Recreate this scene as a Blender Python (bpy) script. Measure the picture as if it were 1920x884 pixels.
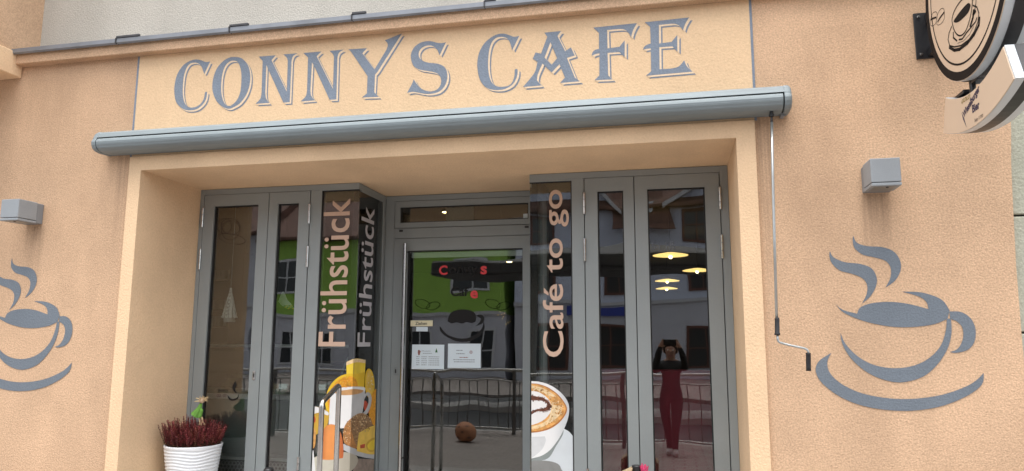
import bpy, bmesh, math, random
from mathutils import Vector, Matrix, noise
from mathutils.geometry import tessellate_polygon
random.seed(7)
rad = math.radians
scn = bpy.context.scene
COL = scn.collection
for o in list(bpy.data.objects): bpy.data.objects.remove(o)

# ------------------------------------------------------------------ camera, sky, sun, exposure
F_PX, PITCH, YAW, ROLL = 1350.677, 0.146257, 0.214824, 0.002743
CAMZ = 1.5
cam = bpy.data.cameras.new('camera'); camo = bpy.data.objects.new('camera', cam); COL.objects.link(camo)
cam.sensor_fit = 'HORIZONTAL'; cam.sensor_width = 36; cam.lens = 36 * F_PX / 1920
cam.clip_start = 0.02; cam.clip_end = 3000
camo.matrix_world = Matrix.Translation((0, 0, CAMZ)) @ Matrix.Rotation(YAW, 4, 'Z') @ Matrix.Rotation(PITCH + math.pi / 2, 4, 'X') @ Matrix.Rotation(ROLL, 4, 'Z')
scn.camera = camo

SUN_EL, SUN_AZ = 78, 180          # azimuth, degrees clockwise from +Y (into the house); 180 = straight behind the camera
w = bpy.data.worlds.new('World'); scn.world = w; w.use_nodes = True
nt = w.node_tree; nt.nodes.clear()
sky = nt.nodes.new('ShaderNodeTexSky'); sky.sky_type = 'NISHITA'; sky.sun_disc = False
sky.sun_elevation = rad(SUN_EL); sky.sun_rotation = rad(SUN_AZ)
sky.air_density = 1.0; sky.dust_density = 3.0; sky.ozone_density = 1.0
hs = nt.nodes.new('ShaderNodeHueSaturation'); hs.inputs['Saturation'].default_value = 0.22
bgn = nt.nodes.new('ShaderNodeBackground'); bgn.inputs['Strength'].default_value = 0.15
wo = nt.nodes.new('ShaderNodeOutputWorld')
nt.links.new(sky.outputs[0], hs.inputs['Color']); nt.links.new(hs.outputs[0], bgn.inputs[0]); nt.links.new(bgn.outputs[0], wo.inputs[0])
sl = bpy.data.lights.new('sun', 'SUN'); sl.energy = 1.0; sl.angle = rad(60); sl.color = (1, 0.965, 0.91)
so = bpy.data.objects.new('sun', sl); COL.objects.link(so)
sd = Vector((math.sin(rad(SUN_AZ)) * math.cos(rad(SUN_EL)), math.cos(rad(SUN_AZ)) * math.cos(rad(SUN_EL)), math.sin(rad(SUN_EL))))
so.rotation_euler = (-sd).to_track_quat('-Z', 'Y').to_euler()
scn.view_settings.view_transform = 'Standard'; scn.view_settings.look = 'None'
scn.view_settings.exposure = 1.54; scn.view_settings.gamma = 1; scn.view_settings.use_curve_mapping = False
scn.cycles.max_bounces = 10; scn.cycles.transparent_max_bounces = 24

# ------------------------------------------------------------------ helpers
def ray(px, py):
    x = (px - 960) / F_PX; y = -(py - 442) / F_PX
    c, s = math.cos(ROLL), math.sin(ROLL); x, y = c * x - s * y, s * x + c * y
    c, s = math.cos(PITCH), math.sin(PITCH); d = (x, c - s * y, s + c * y)
    c, s = math.cos(YAW), math.sin(YAW)
    return (c * d[0] - s * d[1], s * d[0] + c * d[1], d[2])
def onY(px, py, Y):                      # point of the plane y = Y that the survey photograph shows at px, py
    d = ray(px, py); t = Y / d[1]; return Vector((d[0] * t, Y, CAMZ + d[2] * t))
def onX(px, py, X):
    d = ray(px, py); t = X / d[0]; return Vector((X, d[1] * t, CAMZ + d[2] * t))

MATS = {}
def mat(name, color, rough=0.7, metal=0.0, spec=0.5, var=0.0, vscale=3.0, grain=0.0, gscale=150.0, bump=0.0, bscale=150.0, bdist=0.004,
        stain=0.0, stain_col=(0.16, 0.11, 0.07), stain_scale=(1.6, 1, 0.5), streak=None, emit=0, emit_col=None, trans=0.0):
    if name in MATS: return MATS[name]
    m = bpy.data.materials.new(name); m.use_nodes = True; MATS[name] = m
    n = m.node_tree.nodes; L = m.node_tree.links; b = n['Principled BSDF']
    b.inputs['Roughness'].default_value = rough; b.inputs['Metallic'].default_value = metal
    b.inputs['Specular IOR Level'].default_value = spec
    tc = n.new('ShaderNodeTexCoord'); src = tc.outputs['Object']
    rgb = n.new('ShaderNodeRGB'); rgb.outputs[0].default_value = (*color, 1); cur = rgb.outputs[0]
    def nz(scale, detail=4.0, vec=None, rgh=0.55):
        t = n.new('ShaderNodeTexNoise'); t.inputs['Scale'].default_value = scale; t.inputs['Detail'].default_value = detail; t.inputs['Roughness'].default_value = rgh
        L.new(vec or src, t.inputs['Vector']); return t.outputs[0]
    def remap(o, a, b_, c, d):
        r = n.new('ShaderNodeMapRange'); r.inputs[1].default_value = a; r.inputs[2].default_value = b_; r.inputs[3].default_value = c; r.inputs[4].default_value = d
        L.new(o, r.inputs[0]); return r.outputs[0]
    def mul(c, f):
        x = n.new('ShaderNodeVectorMath'); x.operation = 'SCALE'; L.new(c, x.inputs[0]); L.new(f, x.inputs['Scale']); return x.outputs[0]
    def mix(c, col, f):
        x = n.new('ShaderNodeMix'); x.data_type = 'RGBA'; L.new(f, x.inputs[0]); L.new(c, x.inputs[6]); x.inputs[7].default_value = (*col, 1); return x.outputs[2]
    if var: cur = mul(cur, remap(nz(vscale), 0.3, 0.7, 1 - var, 1 + var))
    if grain: cur = mul(cur, remap(nz(gscale, 2.0), 0.28, 0.72, 1 - grain, 1 + grain))
    if stain:
        mp = n.new('ShaderNodeMapping'); mp.inputs['Scale'].default_value = stain_scale; L.new(src, mp.inputs[0])
        s1 = remap(nz(1.0, 6.0, mp.outputs[0], 0.6), 0.46, 0.74, 0, stain)
        cur = mix(cur, stain_col, s1)
    if streak:
        # rain streaks below fittings: list of (x, z_top, half width, length, strength)
        sp = n.new('ShaderNodeSeparateXYZ'); L.new(src, sp.inputs[0])
        mp = n.new('ShaderNodeMapping'); mp.inputs['Scale'].default_value = (75, 1, 1.2); L.new(src, mp.inputs[0])
        fine = remap(nz(1.0, 3.0, mp.outputs[0]), 0.35, 0.7, 0.15, 1.0)
        def M(op, a, b_=None):
            x = n.new('ShaderNodeMath'); x.operation = op
            for i, v in enumerate((a, b_)):
                if v is None: continue
                if isinstance(v, (int, float)): x.inputs[i].default_value = v
                else: L.new(v, x.inputs[i])
            return x.outputs[0]
        for (sx, sz, hw, ln, st) in streak:
            fx = remap(M('ABSOLUTE', M('SUBTRACT', sp.outputs[0], sx)), hw * 0.6, hw, 1, 0)
            fz = remap(M('SUBTRACT', sz, sp.outputs[2]), 0.0, ln, 1, 0)
            on = M('GREATER_THAN', sz, sp.outputs[2])
            cur = mix(cur, stain_col, M('MULTIPLY', M('MULTIPLY', M('MULTIPLY', fx, fz), M('MULTIPLY', fine, on)), st))
    L.new(cur, b.inputs['Base Color'])
    if bump:
        bp = n.new('ShaderNodeBump'); bp.inputs['Strength'].default_value = bump; bp.inputs['Distance'].default_value = bdist
        L.new(nz(bscale, 3.0), bp.inputs['Height']); L.new(bp.outputs[0], b.inputs['Normal'])
    if emit:
        b.inputs['Emission Color'].default_value = (*(emit_col or color), 1); b.inputs['Emission Strength'].default_value = emit
    return m

def glass_mat(name, tint, fac, col=0.96):
    m = bpy.data.materials.new(name); m.use_nodes = True; MATS[name] = m
    n = m.node_tree.nodes; L = m.node_tree.links; n.remove(n['Principled BSDF'])
    t = n.new('ShaderNodeBsdfTransparent'); t.inputs[0].default_value = (*tint, 1)
    g = n.new('ShaderNodeBsdfGlossy'); g.inputs['Roughness'].default_value = 0.0; g.inputs[0].default_value = (col, col, col, 1)
    # slight waviness of float glass
    tc = n.new('ShaderNodeTexCoord'); tx = n.new('ShaderNodeTexNoise'); tx.inputs['Scale'].default_value = 2.2; tx.inputs['Detail'].default_value = 1.0
    L.new(tc.outputs['Object'], tx.inputs['Vector'])
    bp = n.new('ShaderNodeBump'); bp.inputs['Strength'].default_value = 0.16; bp.inputs['Distance'].default_value = 0.01
    L.new(tx.outputs[0], bp.inputs['Height']); L.new(bp.outputs[0], g.inputs['Normal'])
    fr = n.new('ShaderNodeFresnel'); fr.inputs['IOR'].default_value = 1.5
    ma = n.new('ShaderNodeMath'); ma.operation = 'ADD'; ma.inputs[1].default_value = fac; L.new(fr.outputs[0], ma.inputs[0]); ma.use_clamp = True
    mx = n.new('ShaderNodeMixShader'); L.new(ma.outputs[0], mx.inputs[0]); L.new(t.outputs[0], mx.inputs[1]); L.new(g.outputs[0], mx.inputs[2])
    L.new(mx.outputs[0], n['Material Output'].inputs[0]); return m

def mk(name, verts, faces, mats, parent=None, smooth=False, midx=None):
    me = bpy.data.meshes.new(name); me.from_pydata([tuple(v) for v in verts], [], faces)
    for m in (mats if isinstance(mats, (list, tuple)) else [mats]): me.materials.append(m)
    if midx: me.polygons.foreach_set('material_index', midx)
    if smooth: me.polygons.foreach_set('use_smooth', [True] * len(me.polygons))
    me.update()
    o = bpy.data.objects.new(name, me); COL.objects.link(o)
    if parent is not None: child(o, parent)
    return o
def child(o, parent):
    o.parent = parent
    m = Matrix.Identity(4); p = parent
    while p is not None: m = p.matrix_basis @ m if p.parent is None else p.matrix_parent_inverse @ p.matrix_basis @ m; p = p.parent
    # parents sit unrotated and unscaled, so undoing the chain leaves meshes in world coordinates
    o.matrix_parent_inverse = chain(parent).inverted()
def chain(p):
    m = p.matrix_basis.copy()
    if p.parent is not None: m = chain(p.parent) @ p.matrix_parent_inverse @ m
    return m
def thing(name, label, cat, loc=(0, 0, 0), group=None):
    o = bpy.data.objects.new(name, None); COL.objects.link(o); o.location = loc; o.empty_display_size = 0.1
    return tag(o, label, cat, group)
def tag(o, label, cat, group=None):
    o['label'] = label; o['category'] = cat
    if group: o['group'] = group
    return o
def struct(o): o['kind'] = 'structure'; return o

class MB:                                # mesh collector in world coordinates
    def __init__(s): s.v = []; s.f = []; s.m = []
    def add(s, vs, fs, m=0):
        b = len(s.v); s.v += [Vector(v) for v in vs]; s.f += [tuple(i + b for i in f) for f in fs]; s.m += [m] * len(fs); return s
    def bm(s, bm, m=0):
        bm.verts.index_update(); s.add([v.co.copy() for v in bm.verts], [[v.index for v in f.verts] for f in bm.faces], m); bm.free(); return s
    def box(s, x0, x1, y0, y1, z0, z1, bev=0.0, m=0, seg=1):
        bm = bmesh.new(); bmesh.ops.create_cube(bm, size=1)
        for v in bm.verts: v.co = Vector(((x0 + x1) / 2 + v.co.x * (x1 - x0), (y0 + y1) / 2 + v.co.y * (y1 - y0), (z0 + z1) / 2 + v.co.z * (z1 - z0)))
        if bev: bmesh.ops.bevel(bm, geom=bm.edges[:], offset=bev, segments=seg, affect='EDGES', profile=0.5)
        return s.bm(bm, m)
    def tube(s, pts, r, n=10, m=0, cap=True):
        pts = [Vector(p) for p in pts]; rs = r if isinstance(r, (list, tuple)) else [r] * len(pts); rings = []
        up = None
        for i, p in enumerate(pts):
            d = (pts[min(i + 1, len(pts) - 1)] - pts[max(i - 1, 0)]).normalized()
            if up is None:
                up = Vector((0, 0, 1)) if abs(d.z) < 0.9 else Vector((1, 0, 0))
            a = d.cross(up).normalized(); b = a.cross(d).normalized(); up = b
            rings.append([p + (a * math.cos(2 * math.pi * k / n) + b * math.sin(2 * math.pi * k / n)) * rs[i] for k in range(n)])
        vs = [v for g in rings for v in g]; fs = []
        for i in range(len(pts) - 1):
            for k in range(n): fs.append((i * n + k, i * n + (k + 1) % n, (i + 1) * n + (k + 1) % n, (i + 1) * n + k))
        if cap: fs.append(tuple(range(n))[::-1]); fs.append(tuple((len(pts) - 1) * n + k for k in range(n)))
        return s.add(vs, fs, m)
    def lathe(s, prof, c, n=32, m=0, cap=True):
        vs = []; fs = []
        for r, z in prof:
            for k in range(n): a = 2 * math.pi * k / n; vs.append((c[0] + r * math.cos(a), c[1] + r * math.sin(a), c[2] + z))
        for i in range(len(prof) - 1):
            for k in range(n): fs.append((i * n + k, i * n + (k + 1) % n, (i + 1) * n + (k + 1) % n, (i + 1) * n + k))
        if cap: fs.append(tuple(range(n))[::-1]); fs.append(tuple((len(prof) - 1) * n + k for k in range(n)))
        return s.add(vs, fs, m)
    def ball(s, c, r, n=12, m=0, sc=(1, 1, 1)):
        bm = bmesh.new(); bmesh.ops.create_uvsphere(bm, u_segments=n, v_segments=max(6, n * 2 // 3), radius=r)
        for v in bm.verts: v.co = Vector((v.co.x * sc[0] + c[0], v.co.y * sc[1] + c[1], v.co.z * sc[2] + c[2]))
        return s.bm(bm, m)
    def flat(s, loops, m=0):             # planar polygon with holes (3D loops)
        tri = tessellate_polygon([[Vector(p) for p in l] for l in loops]); vs = [p for l in loops for p in l]
        return s.add(vs, tri, m)
    def prism(s, loops, off, m=0):       # planar polygon with holes, extruded by the vector off
        off = Vector(off); vs = [Vector(p) for l in loops for p in l]; tri = tessellate_polygon([[Vector(p) for p in l] for l in loops]); n = len(vs)
        fs = [tuple(t) for t in tri] + [tuple(i + n for i in reversed(t)) for t in tri]; b = 0
        for l in loops:
            k = len(l)
            for i in range(k): j = (i + 1) % k; fs.append((b + i, b + j, b + j + n, b + i + n))
            b += k
        return s.add(vs + [v + off for v in vs], fs, m)
    def build(s, name, mats, parent=None, smooth=False):
        o = mk(name, s.v, s.f, mats, parent, smooth, s.m)
        bm = bmesh.new(); bm.from_mesh(o.data); bmesh.ops.recalc_face_normals(bm, faces=bm.faces); bm.to_mesh(o.data); bm.free()
        return o

def smooth_loop(pts, k=5):               # Catmull-Rom through points; a third value 1 marks a sharp corner
    n = len(pts); out = []
    P = [Vector((p[0], p[1])) for p in pts]; sh = [len(p) > 2 and p[2] for p in pts]
    for i in range(n):
        a, b = P[i], P[(i + 1) % n]; j = (i + 1) % n
        if sh[i] and sh[j]: out.append(a); continue
        ta = Vector((0, 0)) if False else ((b - a) if sh[i] else (b - P[i - 1]) * 0.5)
        tb = (b - a) if sh[j] else (P[(j + 1) % n] - a) * 0.5
        for q in range(k):
            t = q / k; out.append((2*t**3 - 3*t*t + 1) * a + (t**3 - 2*t*t + t) * ta + (-2*t**3 + 3*t*t) * b + (t**3 - t*t) * tb)
    return out
def zl(pts, ox, oy, s, k=5): return [(ox + p.x / s, oy + p.y / s) for p in smooth_loop(pts, k)]
def rect(cx, cy, w, h): return [(cx - w/2, cy - h/2), (cx + w/2, cy - h/2), (cx + w/2, cy + h/2), (cx - w/2, cy + h/2)]
def ell(cx, cy, a, b, n=32, rot=0):
    c, s = math.cos(rot), math.sin(rot)
    return [(cx + a * math.cos(t) * c - b * math.sin(t) * s, cy + a * math.cos(t) * s + b * math.sin(t) * c) for t in (2 * math.pi * i / n for i in range(n))]

def text_mesh(body, bold=0.0, res=4):    # built-in font; returns verts (2D) and faces, baseline at y = 0
    cu = bpy.data.curves.new('lettering', 'FONT'); cu.body = body; cu.size = 1; cu.resolution_u = res; cu.offset = bold
    ob = bpy.data.objects.new('lettering', cu); COL.objects.link(ob)
    dg = bpy.context.evaluated_depsgraph_get(); dg.update()
    me = bpy.data.meshes.new_from_object(ob.evaluated_get(dg))
    vs = [(v.co.x, v.co.y) for v in me.vertices]; fs = [tuple(p.vertices) for p in me.polygons]
    bpy.data.objects.remove(ob); bpy.data.curves.remove(cu); bpy.data.meshes.remove(me)
    return vs, fs
def words(mb, name, m, parent, ax):      # one object per word: split at gaps along the axis ax (0 x, 2 z)
    par = list(range(len(mb.v)))
    def find(i):
        while par[i] != i: par[i] = par[par[i]]; i = par[i]
        return i
    for f in mb.f:
        for i in f[1:]: par[find(f[0])] = find(i)
    isl = {}
    for i in range(len(mb.v)): isl.setdefault(find(i), []).append(mb.v[i][ax])
    spans = sorted((min(v), max(v), k) for k, v in isl.items()); tot = max(s_[1] for s_ in spans) - spans[0][0]
    grp = {}; g = 0; end = spans[0][1]
    for a, b, k in spans:
        if a - end > tot * 0.028: g += 1
        end = max(end, b); grp[k] = g
    out = []
    for q in sorted(set(grp.values())):
        w_ = MB(); mp = {}
        for f in mb.f:
            if grp[find(f[0])] == q: w_.add([mb.v[i] for i in f], [tuple(range(len(f)))])
        o = w_.build(name, m, parent); bm = bmesh.new(); bm.from_mesh(o.data); bmesh.ops.remove_doubles(bm, verts=bm.verts, dist=1e-6); bm.to_mesh(o.data); bm.free(); out.append(o)
    return out
def text_fit(body, fn, bold=0.0, mb=None, m=0):   # fn maps the text's unit square (u along, v up; 0..1 over its bounds) to 3D
    vs, fs = text_mesh(body, bold); mb = mb or MB()
    if not vs: return mb
    x0 = min(v[0] for v in vs); x1 = max(v[0] for v in vs); y0 = min(v[1] for v in vs); y1 = max(v[1] for v in vs)
    return mb.add([fn((v[0] - x0) / (x1 - x0), (v[1] - y0) / (y1 - y0)) for v in vs], fs, m)

# ------------------------------------------------------------------ materials
STREAKS = [(1.115, 2.309, 0.085, 0.55, 0.75), (-4.385, 2.30, 0.09, 0.5, 0.75), (0.555, 2.80, 0.05, 1.3, 0.7), (-3.70, 2.80, 0.06, 0.9, 0.7), (-4.25, 3.4, 0.35, 1.3, 0.16), (1.2, 3.3, 0.5, 1.0, 0.14), (1.6, 2.5, 0.2, 0.9, 0.12)]
PEACH = mat('peach_render', (0.60, 0.405, 0.262), 0.95, spec=0.15, var=0.09, vscale=2.1, grain=0.19, gscale=105, bump=0.9, bscale=115, bdist=0.004, stain=0.42, stain_col=(0.30, 0.20, 0.13), streak=STREAKS)
CREAM = mat('light_peach_paint', (0.71, 0.51, 0.32), 0.92, spec=0.15, var=0.04, vscale=1.7, grain=0.06, gscale=95, bump=0.6, bscale=85, bdist=0.005, stain=0.12, stain_col=(0.34, 0.23, 0.14))
TRIM = mat('smooth_peach_paint', (0.78, 0.56, 0.355), 0.9, spec=0.15, var=0.05, vscale=2.2, grain=0.06, gscale=90, bump=0.8, bscale=75, bdist=0.005, stain=0.22, stain_col=(0.34, 0.23, 0.14))
GREYWALL = mat('pale_grey_roughcast', (0.47, 0.445, 0.395), 0.97, spec=0.1, var=0.06, vscale=1.1, grain=0.13, gscale=110, bump=0.8, bscale=90, bdist=0.006, stain=0.3, stain_col=(0.25, 0.23, 0.2))
STONE = mat('pale_green_stone', (0.41, 0.41, 0.33), 0.95, spec=0.1, var=0.08, vscale=2, grain=0.15, gscale=80, bump=0.8, bscale=60, bdist=0.006)
BLUEGREY = mat('blue_grey_wall_paint', (0.205, 0.24, 0.29), 0.9, spec=0.2, var=0.05, vscale=3, grain=0.10, gscale=110, bump=0.7, bscale=110, bdist=0.004)
PALELINE = mat('pale_cream_line', (0.74, 0.57, 0.40), 0.92, spec=0.15, grain=0.08, gscale=110, bump=0.5, bscale=85)
CUPGREY = mat('grey_cup_paint', (0.165, 0.192, 0.222), 0.9, spec=0.2, var=0.06, vscale=3, grain=0.10, gscale=110, bump=0.7, bscale=110, bdist=0.004)
ZINC = mat('weathered_zinc', (0.23, 0.245, 0.27), 0.5, metal=0.4, var=0.15, vscale=6, bump=0.2, bscale=30, bdist=0.002, stain=0.4, stain_col=(0.12, 0.12, 0.12))
DARKZINC = mat('dark_zinc', (0.06, 0.06, 0.065), 0.6, metal=0.3, var=0.2, vscale=20)
AWN = mat('grey_blue_powder_coat', (0.215, 0.255, 0.27), 0.55, spec=0.4, var=0.05, vscale=4, stain=0.25, stain_col=(0.12, 0.13, 0.13), stain_scale=(0.8, 3, 20))
FRAME = mat('anthracite_aluminium', (0.26, 0.285, 0.285), 0.5, spec=0.4, var=0.04, vscale=3, grain=0.03, gscale=200)
GASKET = mat('black_rubber', (0.012, 0.012, 0.012), 0.6)
STEEL = mat('brushed_steel', (0.55, 0.55, 0.54), 0.24, metal=1.0, var=0.06, vscale=30)
CHROME = mat('galvanised_rod', (0.5, 0.53, 0.53), 0.35, metal=0.9, var=0.08, vscale=25)
BLACK = mat('black_plastic', (0.014, 0.014, 0.016), 0.45)
BLACKMETAL = mat('black_lacquered_metal', (0.016, 0.016, 0.018), 0.38, var=0.2, vscale=9)
LAMPGREY = mat('grey_lamp_casting', (0.275, 0.30, 0.32), 0.5, var=0.05, vscale=8, grain=0.04, gscale=160)
LAMPGREY2 = mat('grey_lamp_base', (0.21, 0.225, 0.24), 0.5, var=0.05, vscale=8)
WHITEP = mat('white_glazed_plastic', (0.76, 0.78, 0.80), 0.35, var=0.02, vscale=7)
ACRYL = mat('white_acrylic', (0.60, 0.65, 0.68), 0.3, var=0.03, vscale=5)
SIGNFACE = mat('beige_sign_foil', (0.70, 0.55, 0.41), 0.35, var=0.03, vscale=2)
SIGNBLACK = mat('black_print', (0.014, 0.012, 0.012), 0.7, spec=0.15)
SIGNGREY = mat('grey_brown_print', (0.19, 0.15, 0.12), 0.5)
NAVY = mat('navy_print', (0.022, 0.02, 0.07), 0.5)
GOLD = mat('gold_print', (0.28, 0.21, 0.06), 0.5)
VINYL = mat('tan_vinyl', (0.56, 0.39, 0.29), 0.6, var=0.03, vscale=4)
VINYLW = mat('grey_white_vinyl', (0.52, 0.51, 0.53), 0.6, var=0.03, vscale=4)
GLASS = glass_mat('window_glass', (0.82, 0.85, 0.83), 0.055)
CLEAR = glass_mat('thin_clear_glass', (0.93, 0.95, 0.95), 0.02)
GREENGLASS = glass_mat('green_edged_glass', (0.70, 0.82, 0.78), 0.12)

# ------------------------------------------------------------------ main dimensions (metres; facade parallel to x, y runs into the house)
YW, YT, YD, YC = 4.22, 4.20, 4.86, 5.385      # wall face, surround face, side doors, recessed entrance door
XL, XR = -3.542, 0.402                        # niche opening
TXL, TXR, TZ = -3.637, 0.507, 2.763           # outer edge of the surround
NZ = 2.664                                    # niche soffit
XB1, XB2 = -2.2176, -0.9365                   # corners of the two glazed display bays
FLOOR = 0.30

# ------------------------------------------------------------------ ground and street
PAVE = mat('concrete_pavers', (0.27, 0.235, 0.215), 0.9, var=0.12, vscale=2, grain=0.15, gscale=60)
def brickify(m, sc, mort, bw=0.5, rh=0.25):
    n = m.node_tree.nodes; L = m.node_tree.links; b = n['Principled BSDF']; old = b.inputs['Base Color'].links[0].from_socket
    t = n.new('ShaderNodeTexBrick'); t.inputs['Scale'].default_value = sc; t.inputs['Mortar Size'].default_value = 0.02
    t.inputs['Brick Width'].default_value = bw; t.inputs['Row Height'].default_value = rh
    t.inputs['Color1'].default_value = (1, 1, 1, 1); t.inputs['Color2'].default_value = (.8, .8, .8, 1); t.inputs['Mortar'].default_value = (mort, mort, mort, 1)
    tc = n.new('ShaderNodeTexCoord'); L.new(tc.outputs['Object'], t.inputs['Vector'])
    x = n.new('ShaderNodeVectorMath'); x.operation = 'MULTIPLY'; L.new(old, x.inputs[0]); L.new(t.outputs[0], x.inputs[1]); L.new(x.outputs[0], b.inputs['Base Color'])
brickify(PAVE, 2.0, 0.45)
ASPH = mat('asphalt', (0.055, 0.055, 0.057), 0.9, var=0.15, vscale=1, grain=0.2, gscale=90)
KERB = mat('granite_kerb', (0.36, 0.34, 0.32), 0.85, var=0.1, vscale=5)
struct(MB().box(-600, 600, -600, 600, -0.3, -0.14).build('ground', ASPH))
struct(MB().box(-40, 40, -1.45, 14.9, -0.139, 0.0).build('pavement', PAVE))
struct(MB().box(-40, 40, -10.4, -1.6, -0.139, -0.12).build('road', ASPH))
struct(MB().box(-40, 40, -1.598, -1.452, -0.139, 0.0, 0.01).build('kerb', KERB))
struct(MB().box(-40, 40, -19.9, -10.4, -0.139, -0.02).build('pavement', PAVE))
struct(MB().prism([[(-1.0 + 5.2 * math.cos(a), -6.2 + 0.9 * math.sin(a), -0.119) for a in (2 * math.pi * i / 40 for i in range(40))]], (0, 0, 0.13)).build('traffic_island', KERB))
# entrance platform with two steps
struct(MB().box(-3.9, 0.8, 3.9, 5.7, 0.002, FLOOR, 0.008).box(-3.9, 0.8, 3.55, 3.9, 0.002, 0.15, 0.008).build('entrance_steps', KERB))

# ------------------------------------------------------------------ the cafe building
fac = thing('cafe_building', 'peach rendered cafe building with painted lettering above its recessed entrance', 'building', (-1.5, YW, 0))
BAND_Z0, BAND_Z1 = 3.505, 3.585
def xz(pts, y): return [(p[0], y, p[1]) for p in pts]
edge = [(1.765, 0.0), (1.768, 1.5), (1.775, 1.9), (1.79, 2.25), (1.80, 2.45), (1.815, 2.62), (1.822, 2.76), (1.815, 3.0), (1.82, 3.3), (1.815, 3.6)]
outline = [(-9, 0), (TXL, 0), (TXL, TZ), (TXR, TZ), (TXR, 0)] + edge + [(-9, 3.6)]
MB().prism([xz(outline, YW)], (0, 0.38, 0)).build('wall', PEACH, fac)
MB().box(-9, 6, 4.365, 4.6, 3.601, 9).build('upper_wall', GREYWALL, fac)
# surround with reveals and soffit
sur = [(TXL, 0.0), (TXL, TZ), (TXR, TZ), (TXR, 0.0), (XR, 0.0), (XR, NZ), (XL, NZ), (XL, 0.0)]
MB().prism([xz(sur, YT)], (0, 0.70, 0)).build('entrance_surround', TRIM, fac)
MB().box(XL - 0.05, XR + 0.05, 4.905, 5.5, NZ + 0.001, NZ + 0.06).build('soffit', TRIM, fac)
# fascia band and flashing
MB().box(-4.655, 6, 4.155, 4.40, BAND_Z0, BAND_Z1 - 0.001, 0.004).build('fascia_band', PEACH, fac)
fl = MB()
prof = [(4.37, 3.640), (4.128, 3.612), (4.122, 3.609), (4.122, 3.580), (4.134, 3.570), (4.137, 3.572), (4.127, 3.583), (4.37, 3.60)]
fl.prism([[(-4.655, a, b) for a, b in prof]], (10.6, 0, 0))
flash = fl.build('roof_flashing', ZINC, fac)
for (pxa, pxb, py) in ((220, 263, 69), (432, 467, 47), (661, 687, 27), (909, 930, 5)):
    a = onY(pxa, py, 4.13); b = onY(pxb, py - 3, 4.13)
    c = MB().box(a.x, b.x, 4.1165, 4.135, 3.611, 3.627, 0.002); c.box(a.x - 0.004, a.x + 0.002, 4.114, 4.15, 3.572, 3.612, 0.001)
    c.build('seam_clip', DARKZINC, flash)
# projecting bay at the left end, with its base moulding
MB().box(-9, -4.662, 3.55, 4.37, 3.60, 9, 0.003).build('bay', PEACH, fac)
MB().box(-9, -4.64, 3.50, YW - 0.002, 3.418, 3.599, 0.006).build('bay_moulding', TRIM, fac)
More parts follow.
